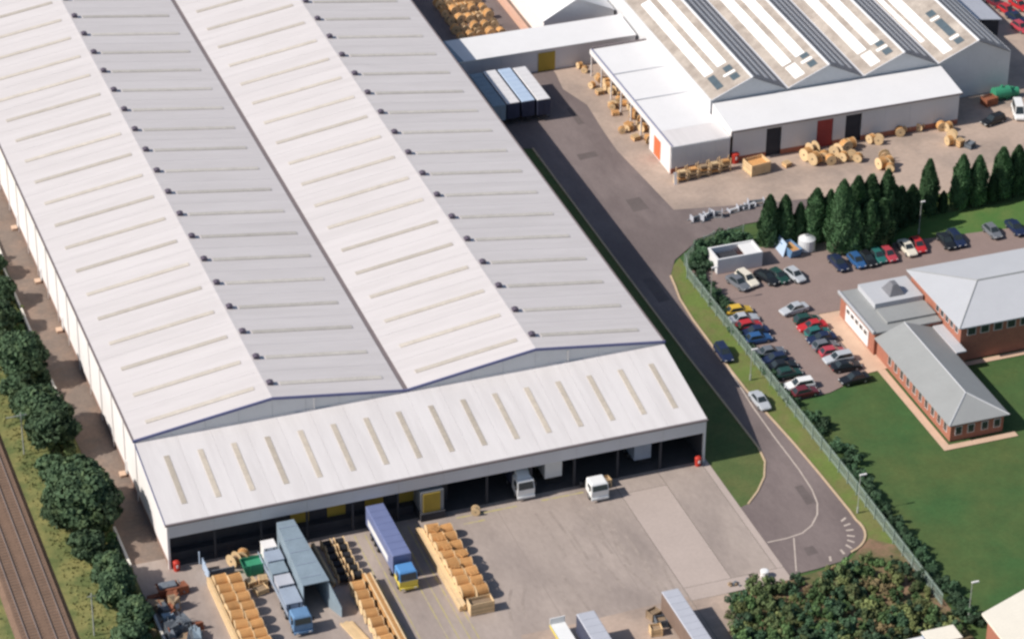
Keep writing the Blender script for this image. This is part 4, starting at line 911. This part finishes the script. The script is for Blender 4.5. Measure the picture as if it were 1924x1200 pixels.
def skip(x, y, sx, sy, h, m, label, group, fillm, rz=0):
    t = thing('skip', label, 'skip', (x, y, 0), group, R(rz))
    a, b = sx/2, sy/2
    for s in (-1, 1):
        lbuild(MB().hexa([(-a*.75, s*b-.04, .05), (a*.75, s*b-.04, .05), (a*.75, s*b+.04, .05), (-a*.75, s*b+.04, .05)], [(-a, s*b-.04, h), (a, s*b-.04, h), (a, s*b+.04, h), (-a, s*b+.04, h)]), 'side_plate', m, t)
        lbuild(MB().hexa([(s*a*.75-.04, -b+.05, .05), (s*a*.75+.04, -b+.05, .05), (s*a*.75+.04, b-.05, .05), (s*a*.75-.04, b-.05, .05)], [(s*a-.04, -b+.05, h), (s*a+.04, -b+.05, h), (s*a+.04, b-.05, h), (s*a-.04, b-.05, h)]), 'end_plate', m, t)
        lbuild(MB().box(s*a*.45-.06, s*a*.45+.06, -b-.12, -b-.045, .2, h-.1), 'lug', m, t)
    f = MB().hexa([(-a*.72, -b+.06, .02), (a*.72, -b+.06, .02), (a*.72, b-.06, .02), (-a*.72, b-.06, .02)], [(-a*.9, -b+.06, h*.7), (a*.9, -b+.06, h*.75), (a*.88, b-.06, h*.8), (-a*.9, b-.06, h*.7)])
    lbuild(f, 'load', fillm, t); return t
skip(10.2, -4.2, 3.4, 1.9, 1.7, 'green', 'green skip between the drum row and the pale blue lorry', 'skips', 'green')
q = g(1486, 476); skip(q.x, q.y, 3.2, 1.8, 1.4, 'skipblue', 'blue skip heaped with orange timber by the conifers', 'skips', 'wood2', 100)
q = g(1478, 468); t = thing('leaning_board', 'pale blue board propped against the blue skip', 'board', (q.x-.6, q.y, 0))
lbuild(MB().hexa([(-.9,-2.0,0),(-.82,-2.0,0),(-.82,2.0,0),(-.9,2.0,0)], [(-.2,-1.6,1.9),(-.12,-1.6,1.9),(-.12,2.0,1.9),(-.2,2.0,1.9)]), 'panel', 'trailblue', t); lbuild(MB().box(-.5, -.42, -.1, 0, 0, 1.2), 'prop', 'wood', t)
q = g(1515, 468); t = thing('storage_tank', 'pale grey domed tank under the conifers', 'tank', (q.x, q.y, 0))
lbuild(MB().cyl((0,0,.15), (0,0,1.9), 1.3, n=20), 'shell', 'clad', t); lbuild(MB().cyl((0,0,1.901), (0,0,2.4), 1.3, .45, 20), 'dome', 'clad', t); lbuild(MB().cyl((0,0,2.401), (0,0,2.55), .3, n=12), 'hatch', 'steel', t); lbuild(MB().box(-1.1, 1.1, -1.1, 1.1, 0, .149), 'plinth', 'conc', t)
# walled enclosure of the car park
we = thing('walled_enclosure', 'white walled bin enclosure open to the sky at the car park corner', 'enclosure', (99.2, 46, 0))
ex0, ex1, ey0, ey1 = 95.4, 102.7, 44.6, 48.4
MB().box(ex0, ex1, ey0, ey0+.3, 0, 2.5).build('wall', 'clad', we); MB().box(ex0, ex0+.3, ey0+.301, ey1, 0, 2.5).build('wall', 'white', we); MB().box(ex1-.3, ex1, ey0+.301, ey1, 0, 2.5).build('wall', 'white', we); MB().box(ex0+.301, ex1-.301, ey1-.3, ey1, 0, 2.5).build('wall', 'white', we)
MB().box(ex0+.6, ex1-3.2, ey0+.8, ey1-.6, 0.31, 1.6).build('bin_row', 'dark', we)
MB().box(ex1-2.6, ex1-.32, ey0+.32, ey1-.32, 2.1, 2.35).build('cover', 'white', we)
MB().box(ex0+.31, ex1-.31, ey0+.31, ey1-.31, 0, .3).build('floor', 'rust', we)
# red bins and posts by the warehouse corners
def bin_(x, y, label, m='redp', h=1.3, r=.45):
    t = thing('bin', label, 'bin', (x, y, 0), 'red bins at the dock corners')
    MB().cyl((x, y, 0), (x, y, h), r*.85, r, 12).build('drum', m, t); MB().cyl((x, y, h), (x, y, h+.18), r*1.05, r*.5, 12).build('lid', m, t); MB().box(x-.12, x+.12, y-r-.06, y-r+.06, h*.5, h*.8).build('label_plate', 'cladw', t)
bin_(.75, -.75, 'red bin at the warehouse corner nearest the railway'); bin_(73.4, -.7, 'red bin at the dock corner by the grass'); q = g(1380, 305); bin_(q.x, q.y, 'red bin by the grey canopy end wall', h=1.6, r=.7)
for (x, y) in ((3.9, -.4), (4.0, -2.9)):
    t = thing('bollard', 'pale blue steel bollard by the drum row', 'bollard', (x, y, 0), 'pale blue bollards'); MB().cyl((x, y, 0), (x, y, 1.9), .1, n=8).build('post', 'trailblue', t); MB().cyl((x, y, 1.9), (x, y, 1.98), .13, .06, 8).build('cap', 'trailblue', t)
t = thing('barrier_screen', 'pale blue steel screen at the head of the drum row', 'screen', (4.0, -3.8, 0)); MB().box(3.95, 4.05, -5.0, -1.5, .2, 1.7).build('panel', 'trailblue', t)
for y in (-4.8, -1.7): MB().box(3.9, 4.1, y-.05, y+.05, 0, 1.8).build('leg', 'trailblue', t)
t = thing('barrier_screen', 'dark steel stop behind the drum row', 'screen', (6, -3.6, 0)); MB().box(4.4, 7.6, -4.1, -3.95, 0, 1.3).build('panel', 'scrap', t); MB().box(4.4, 4.55, -3.94, -3.4, 0, 1.0).build('leg', 'scrap', t); MB().box(7.45, 7.6, -3.94, -3.4, 0, 1.0).build('leg', 'scrap', t)
# scrap heap in the south-west corner
random.seed(21)
for k in range(26):
    x = -3.9+random.random()*4.2; y = -4.6-random.random()*13; h = .5+random.random()*1.5
    t = thing('scrap_item', 'piece of scrap steel in the heap beside the trees', 'scrap', (x, y, 0), 'scrap heap beside the trees', R(random.random()*180))
    m = random.choice(['scrap', 'scrap', 'scrap', 'rust', 'bluegrey', 'wood3'])
    sx, sy = .4+random.random()*.8, .3+random.random()*.5
    lbuild(MB().hexa([(-sx,-sy,0),(sx,-sy,0),(sx,sy,0),(-sx,sy,0)], [(-sx*.8,-sy,h*.8),(sx,-sy*.7,h),(sx*.9,sy,h*.9),(-sx,sy*.8,h)]), 'casing', m, t)
    lbuild(MB().cyl((-sx*1.3, 0, h*.3), (sx*1.4, .2, h*1.15), .07, n=6), 'tube', 'rust' if k % 2 else 'scrap', t)
    lbuild(MB().box(-sx*.5, sx*.5, -sy-.1, -sy-.001, h*.2, h*.6), 'plate', random.choice(['scrap', 'bluepale', 'rust']), t)
t = thing('skip', 'rusty orange skip at the scrap heap', 'skip', (-1.6, -5.3, 0), 'skips')
MB().hexa([(-2.6,-6.1,.1),(-.6,-6.1,.1),(-.6,-4.5,.1),(-2.6,-4.5,.1)], [(-3.0,-6.2,1.3),(-.2,-6.2,1.3),(-.2,-4.4,1.3),(-3.0,-4.4,1.3)]).build('shell', 'rust', t); MB().box(-2.4, -.8, -5.9, -4.7, 0, .099).build('skid', 'scrap', t); MB().box(-2.7, -.5, -5.9, -4.7, 1.301, 1.55).build('load', 'scrap', t)
# junk by the brown trailer
for (px, py, m, lb_) in ((1236, 1158, 'wood3', 'brown crate beside the brown-sided trailer'), (1250, 1172, 'scrap', 'dark crate beside the brown-sided trailer'), (1240, 1188, 'wood', 'pale crate nearest the brown-sided trailer wheels')):
    p = g(px, py); crate(p.x-.6, p.y, 1.4, 1.2, 1.2, lb_, 'crates by the brown-sided trailer', random.uniform(-20, 20), m=m)
p = g(1436, 1082); t = thing('white_tub', 'small white tub on the pale concrete by the scrub', 'tub', (p.x, p.y, 0)); MB().cyl((p.x, p.y, 0), (p.x, p.y, .9), .5, .55, 12).build('shell', 'cabwhite', t); MB().cyl((p.x, p.y, .901), (p.x, p.y, 1.0), .58, .4, 12).build('lid', 'cabwhite', t)
for (px, py) in ((1380, 1098), (1411, 1090)):
    p = g(px, py); t = thing('rubble_heap', 'small dark rubble heap at the edge of the scrub', 'rubble', (p.x, p.y, -.02), 'rubble heaps by the scrub')
    for k in range(7):
        a, b = random.uniform(-.6, .6), random.uniform(-.5, .5); s = random.uniform(.15, .35)
        lbuild(MB().hexa([(a-s,b-s,0),(a+s,b-s*.8,0),(a+s,b+s,0),(a-s*.8,b+s,0)], [(a-s*.5,b-s*.6,s),(a+s*.6,b-s*.5,s*1.2),(a+s*.5,b+s*.6,s),(a-s*.5,b+s*.5,s*.8)]), 'lump', 'wood3' if k % 2 else 'scrap', t)
# steel pipes / machine frames along the access edge
random.seed(5)
for i, (px, py) in enumerate([(1312, 413), (1328, 410), (1344, 406), (1382, 396), (1396, 393), (1409, 388), (1420, 384)]):
    p = g(px, py); t = thing('machine_frame', 'low grey steel frame lying at the edge of the apron', 'steel frame', (p.x, p.y, 0), 'steel frames along the apron edge', R(random.uniform(-25, 25)))
    L2 = 1.1+random.random()*.7; h = .5+random.random()*.6
    for s in (-1, 1):
        lbuild(MB().box(-L2, L2, s*.5-.06, s*.5+.06, 0, .14), 'runner', 'steel', t); lbuild(MB().box(s*L2*.7-.06, s*L2*.7+.06, -.56, .56, .141, h), 'upright', 'trailgrey', t)
    lbuild(MB().cyl((-L2*.6, 0, h*.6), (L2*.6, 0, h*.75), .18, n=8), 'roller', 'clad' if i % 2 else 'scrap', t)
# green tanks by the factory corner
for (px, py, s, lb_) in ((1880, 186, 1.2, 'large green tank at the shaded factory corner'), (1900, 182, .9, 'smaller green tank beside the large one')):
    p = g(px, py); t = thing('green_tank', lb_, 'tank', (p.x, p.y, 0), 'green tanks'); lbuild(MB().cyl((-1.2*s, 0, 1.0*s), (1.2*s, 0, 1.0*s), .85*s, n=16), 'barrel', 'green', t)
    for q in (-.7, .7): lbuild(MB().box(q*s-.1, q*s+.1, -.6*s, .6*s, 0, .5*s), 'saddle', 'green', t)
    lbuild(MB().cyl((0, 0, 1.8*s), (0, 0, 2.1*s), .25, n=10), 'hatch', 'green', t)
p = g(1858, 196); crate(p.x, p.y, 2.2, 1.6, 1.4, 'rust brown crate beside the green tanks', NG, 12, m='rust', fillm='rust')
# people-free yard; small pale boxes along the apron edge
p = g(1822, 277); crate(p.x, p.y, 1.3, 1.1, 1.0, 'dark crate by the pallet stack at the lean-to end', NG, 30, m='scrap', fillm='scrap')

# ================================================================== VEGETATION
def leafcloud(mb, cx, cy, cz, rx, ry, rz, n, s, up=.0):
    for _ in range(n):
        while True:
            d = Vector((random.uniform(-1, 1), random.uniform(-1, 1), random.uniform(-1, 1)))
            if .05 < d.length < 1: break
        d = d.normalized()*(.55+.45*random.random()**.5)
        p = Vector((cx+d.x*rx, cy+d.y*ry, cz+d.z*rz))
        nrm = (d+Vector((random.uniform(-.9, .9), random.uniform(-.9, .9), random.uniform(-.5, .9)))).normalized()
        a = nrm.orthogonal().normalized(); a.rotate(Matrix.Rotation(random.random()*6.28, 3, nrm)); b = nrm.cross(a)
        if up: a = (a+Vector((0, 0, up))).normalized()
        l = s*random.uniform(.7, 1.35); w_ = l*random.uniform(.5, .8)
        q = nrm*l*.25
        mb.add([p-a*l, p+b*w_+q*.6, p+a*l, p-b*w_-q*.6], [(0, 1, 2, 3)])
def tree_proto(seed, h, rad, nclump, nleaf, s):
    random.seed(seed)
    tr = MB(); tr.cyl((0,0,-.2), (0,0,h*.35), .26, .17, 8); crown = MB()
    for k in range(nclump):
        a = random.random()*6.28; u = random.random()
        zc = h*(.30+.62*u); prof = math.sin(math.pi*(.16+.80*u))**.7
        rr = rad*prof*(.35+.65*random.random()**.5)*.85
        c = Vector((rr*math.cos(a), rr*math.sin(a), zc)); cr = rad*random.uniform(.24, .40)
        leafcloud(crown, c.x, c.y, c.z, cr, cr, cr*.8, nleaf, s)
        if k % 2 == 0: tr.cyl((0, 0, h*.25+random.random()*h*.1), tuple(c), .09, .03, 5)
    t = tr.mesh('trunk'); t.materials.append(M['bark']); c = crown.mesh('crown'); c.materials.append(M['leafD']); return t, c
TP = [tree_proto(11, 6.8, 3.3, 52, 150, .30), tree_proto(12, 6.0, 2.9, 46, 140, .29), tree_proto(13, 7.4, 3.6, 64, 150, .31), tree_proto(14, 4.2, 2.5, 34, 140, .27)]
def tree(x, y, k, sc, label, group, rz=None):
    t = thing('broadleaf_tree', label, 'tree', (x, y, 0), group, random.random()*6.28); t.scale = (sc, sc, sc)
    link('trunk', TP[k][0], t); link('crown', TP[k][1], t)
random.seed(3)
TGp = 'trees between the railway and the lineside path'
for (x, y, k, sc, lb_) in [(-8.4, 49.8, 2, 1.0, 'dense tree throwing the upper block of shadow on the path'), (-9.9, 54.6, 3, 1.15, 'rounded tree beyond the one throwing the upper path shadow'), (-9.9, 44.6, 3, 1.0, 'dark tree at the lower edge of the upper path shadow'),
                      (-9.8, 40.4, 3, .95, 'low tree in the sunny gap above the crossarm pole'), (-8.8, 35.2, 2, 1.0, 'big dark tree right behind the pole with the long crossarm'), (-8.2, 31.4, 0, 1.05, 'dark tree throwing the middle block of shadow on the path'),
                      (-10.0, 24.2, 3, .9, 'low tree in the sunny gap before the largest crown'), (-8.5, 16.0, 2, 1.1, 'tall dark tree at the upper edge of the biggest path shadow'), (-7.9, 11.2, 2, 1.2, 'largest tree of the belt, its shadow covering the path'), (-10.4, 13.0, 0, .95, 'tree on the railway side of the largest one'),
                      (-9.6, 5.0, 3, 1.05, 'dark tree below the largest one by the white wall'), (-7.8, -1.0, 3, 1.08, 'low dark tree opposite the warehouse corner'), (-8.4, -5.8, 1, .92, 'dark tree beside the rusty skip'), (-7.0, -10.6, 3, 1.0, 'low tree hanging over the scrap heap'),
                      (-9.2, 63.5, 3, 1.15, 'tree alone by the upper stretch of the path'), (-8.8, -15.5, 3, 1.0, 'low tree beyond the scrap heap'), (-7.2, 71, 3, 1.0, 'low tree by the long upper stretch of white wall'), (-7.0, 79, 3, .9, 'small tree by the topmost stretch of white wall')]:
    tree(x, y, k, sc, lb_, TGp)
# conifers
def conifer_proto(seed, h, rad, n):
    random.seed(seed); m = MB()
    lob = [(random.random()*6.28, random.uniform(.5, 1)) for _ in range(5)]
    for _ in range(n):
        u = random.random()**.85; a = random.random()*6.28
        prof = (min(1, (u+.16)/.25)**.5)*(1-(max(0, u-.35)/.65)**2.0)**.85+.015
        prof *= 1+.13*math.sin(a*3+u*9+lob[0][0])+.10*math.sin(a*5-u*14+lob[1][0])
        rr = rad*prof*(.60+.40*random.random()**.45); z = .1+u*(h-.3)+random.uniform(-.15, .35)*(1-u)
        p = Vector((rr*math.cos(a), rr*math.sin(a), z)); o = Vector((math.cos(a), math.sin(a), 0))
        d = (o*random.uniform(.25, .75)+Vector((random.uniform(-.3, .3), random.uniform(-.3, .3), 1))).normalized(); sd = d.cross(o).normalized()
        sd = (sd+o*random.uniform(-.9, .9)).normalized()
        l = random.uniform(.25, .5); w_ = l*.45
        m.add([p-d*l*.5, p+sd*w_, p+d*l, p-sd*w_], [(0, 1, 2, 3)])
    t = MB().cyl((0,0,-.1), (0,0,h*.8), .17, .04, 6).mesh('trunk'); t.materials.append(M['bark'])
    c = m.mesh('crown'); c.materials.append(M['leafC']); return t, c
CP = [conifer_proto(31, 9, 1.55, 4600), conifer_proto(32, 9, 1.4, 4400), conifer_proto(33, 12, 2.5, 8500), conifer_proto(34, 10, 1.65, 5200)]
random.seed(9)
def conifer(px, py, top, k, base_h, label, grp, wd=1.0):
    p = g(px, py); d = (p-CAM).length; hgt = (py-top)/(F/d*math.cos(PT))
    t = thing('conifer', label, 'conifer', (p.x, p.y, 0), grp, random.random()*6.28); s = hgt/base_h; t.scale = (s*wd*random.uniform(.9, 1.1), s*wd*random.uniform(.9, 1.1), s); t.rotation_euler.x = random.uniform(-.03, .03)
    link('trunk', CP[k][0], t); link('crown', CP[k][1], t)
CG = 'columnar conifers between apron and car park'
CL = ['first', 'second', 'third', 'fourth', 'fifth']
for i, (px, py, tp, k, bh, wd, lb_) in enumerate([(1443, 460, 370, 0, 9, 1.05, 'conifer at the end of the row nearest the walled enclosure'), (1473, 455, 370, 1, 9, 1.0, 'second conifer of the row from the walled enclosure'), (1500, 450, 382, 1, 9, 1.05, 'shortest conifer of the row, third from the walled enclosure'),
        (1528, 450, 357, 0, 9, 1.0, 'fourth conifer of the row from the walled enclosure'), (1553, 448, 360, 1, 9, 1.0, 'fifth conifer of the row, tucked behind the broad pale one'), (1607, 448, 336, 3, 10, 1.0, 'tall conifer just beyond the broad pale one'), (1629, 445, 332, 1, 9, 1.05, 'slim tall conifer second beyond the broad pale one'),
        (1660, 440, 322, 3, 10, .95, 'tallest slim conifer before the low gap of the row'), (1600, 474, 385, 3, 10, 1.1, 'conifer in front of the row over the mid-blue hatchback'), (1630, 470, 380, 3, 10, 1.25, 'conifer in front of the row over the black hatchback'), (1655, 462, 378, 0, 9, 1.3, 'conifer in front of the row over the crimson hatchback'),
        (1742, 402, 304, 3, 10, .92, 'single conifer standing clear behind the lawn lamp post'), (1802, 388, 295, 3, 10, 1.1, 'first conifer of the close pair beyond the clear gap'), (1832, 383, 295, 3, 10, 1.1, 'second conifer of the close pair beyond the clear gap'), (1862, 378, 330, 0, 9, 1.1, 'short conifer beyond the close pair'),
        (1880, 370, 282, 3, 10, 1.15, 'tall conifer beyond the short one past the close pair'), (1908, 362, 278, 3, 10, 1.15, 'second tall conifer past the close pair'), (1940, 355, 270, 3, 10, 1.1, 'third tall conifer past the close pair'), (1985, 345, 262, 3, 10, 1.1, 'last tall conifer past the close pair')]):
    conifer(px, py, tp, k, bh, lb_, CG, wd)
conifer(1577, 470, 342, 2, 12, 'broad pale green conifer standing forward of the row', CG, .86)
for (px, py, tp) in [(1690, 425, 352), (1712, 418, 350), (1770, 398, 360), (1675, 432, 350)]: conifer(px, py, tp, 1, 9, 'short dark conifer filling a gap of the row', 'low conifers in the gaps', 1.25)
# shrubs: irregular many-stemmed forms in several foliage colours
M['leafO'] = mat('olive shrub foliage', (.16, .185, .068), .85, .35, .5, .2, 3, rnd=.35)
M['leafB'] = mat('brownish shrub foliage', (.20, .155, .08), .9, .35, .5, .2, 3, rnd=.35)
M['leafG'] = mat('fresh shrub foliage', (.105, .18, .065), .8, .35, .5, .2, 3, rnd=.35)
M['leafK'] = mat('deep green shrub foliage', (.05, .09, .048), .8, .35, .5, .2, 3, rnd=.35)
def shrub_proto(seed, n, m, spread=.6, tall=1.0):
    random.seed(seed); b = MB(); nc = random.randint(6, 11)
    for k in range(nc):
        a = random.random()*6.28; rr = spread*random.random()**.6*1.2; r = random.uniform(.16, .46)
        zc = (.18+random.random()**1.4*.95)*tall
        leafcloud(b, rr*math.cos(a), rr*math.sin(a), zc, r, r, r*random.uniform(.7, 1.3), int(n/nc), .13)
        b.cyl((rr*.2*math.cos(a), rr*.2*math.sin(a), -.05), (rr*math.cos(a), rr*math.sin(a), zc), .025, .012, 4)
    me = b.mesh('foliage'); me.materials.append(M[m]); return me
SP = [shrub_proto(41+i, 560, m, sp, tl) for i, (m, sp, tl) in enumerate([('leafS', .6, 1), ('leafO', .75, .7), ('leafG', .5, 1.3), ('leafK', .6, 1.1), ('leafB', .8, .55), ('leafS', .45, 1.4), ('leafO', .5, 1.2), ('leafG', .8, .7)])]
HP = [shrub_proto(61+i, 700, m, .6, tl) for i, (m, tl) in enumerate([('leafH', 1), ('leafH', 1.2), ('leafK', 1.0), ('leafH', .8)])]
def shrub(x, y, s, protos, label, group, nm='shrub', cat='shrub'):
    t = link(nm, random.choice(protos), None, (x, y, -.04)); t.rotation_euler.z = random.random()*6.28; t.scale = (s, s, s*random.uniform(.85, 1.25)); tag(t, label, cat, group)
random.seed(77)
def inpoly(x, y, P):
    c = False
    for i in range(len(P)):
        (x0, y0), (x1, y1) = P[i], P[i-1]
        if (y0 > y) != (y1 > y) and x < (x1-x0)*(y-y0)/(y1-y0)+x0: c = not c
    return c
SCR = [(64.2, -31.0), (68.5, -29.6), (74.8, -28.6), (82.5, -28.4), (86.8, -27.6), (89.9, -29.5), (90.0, -46), (80, -47), (62.5, -46)]
pts = []
tries = 0
while len(pts) < 280 and tries < 30000:
    tries += 1; x = random.uniform(62, 90); y = random.uniform(-47, -27)
    if not inpoly(x, y, SCR): continue
    if 83 < x < 88.8 and y < -46.2: continue
    if any((x-a)**2+(y-b)**2 < .62 for a, b, c in pts): continue
    if random.random() < .14: continue
    pts.append((x, y, .5+1.25*random.random()**1.5))
for x, y, s in pts: shrub(x, y, s, SP if random.random() < .75 else HP, 'mixed green shrub in the dense scrub behind the turning loop', 'scrub behind the turning loop')
# hedge shrubs along the fence
y = 44.0
while y > -45:
    big_ = random.random()
    if y > 34: x, s = 92.4+j(.3), random.uniform(1.1, 1.6)
    elif y > 8: x, s = 91.65+j(.15), random.uniform(.75, 1.1)
    elif y > -8: x, s = 92.2+j(.4), random.uniform(.5, 1.0)
    else: x, s = 92.6+j(.5), random.uniform(.9, 1.5)
    if not (8 < y < 34 and big_ < .25) and not (-8 < y < 8 and big_ < .45): shrub(x, y, s, HP, 'green shrub of the hedge along the lawn side of the fence', 'hedge along the fence', 'hedge_bush', 'hedge bush')
    y -= 1.15 if y > 8 or y < -8 else 1.6
for (x, y) in [(93.0, 46.2), (93.4, 48.2), (94.4, 49.6), (95.8, 50.8), (97.4, 51.5), (99.0, 52.0), (100.6, 52.2), (102.0, 52.3), (103.2, 52.1), (94.2, 46.9), (95.3, 48.9)]:
    shrub(x+j(.2), y+j(.2), random.uniform(1.3, 1.9), HP, 'tall shrub of the hedge curving round the walled enclosure', 'hedge round the enclosure', 'hedge_bush', 'hedge bush')
for (x, y, s) in [(93.2, -3.5, 1.5), (93.8, -6.5, 1.7), (92.8, 4.2, 1.3), (93.6, 2.0, 1.2)]: shrub(x, y, s, HP, 'dark bush standing on the lawn beside the fence', 'bushes on the lawn edge', 'lawn_bush', 'bush')
# lineside shrubs under the trees
for k in range(58):
    y = random.uniform(-16, 84); x = random.choice([random.uniform(-6.3, -5.4), random.uniform(-10, -6)])
    shrub(x, y, random.uniform(.7, 1.6), SP+HP, 'low shrub in the undergrowth beside the railway', 'lineside undergrowth', 'undergrowth_shrub', 'undergrowth shrub')  # plain undergrowth shrubs, mixed from the scrub and hedge meshes
# rough grass tufts of the railway verge
random.seed(88); tf = MB()
for k in range(4200):
    x = random.uniform(-13.4, -5.2); y = random.uniform(-18, 90)
    if k % 6 == 0: x = random.uniform(-30, -22.4); y = random.uniform(-12, 40)
    a = random.random()*3.14; h = random.uniform(.05, .22); w_ = random.uniform(.08, .2); dx, dy = math.cos(a)*w_, math.sin(a)*w_
    lx, ly = random.uniform(-.2, .2), random.uniform(-.2, .2)
    tf.add([(x-dx, y-dy, -.09), (x+dx, y+dy, -.09), (x+dx*.3+lx, y+dy*.3+ly, h), (x-dx*.3+lx, y-dy*.3+ly, h)], [(0, 1, 2, 3)])
o = tf.build('grass_tufts', 'rough', kind='stuff'); tag(o, 'rough grass growing along the railway verge', 'grass')
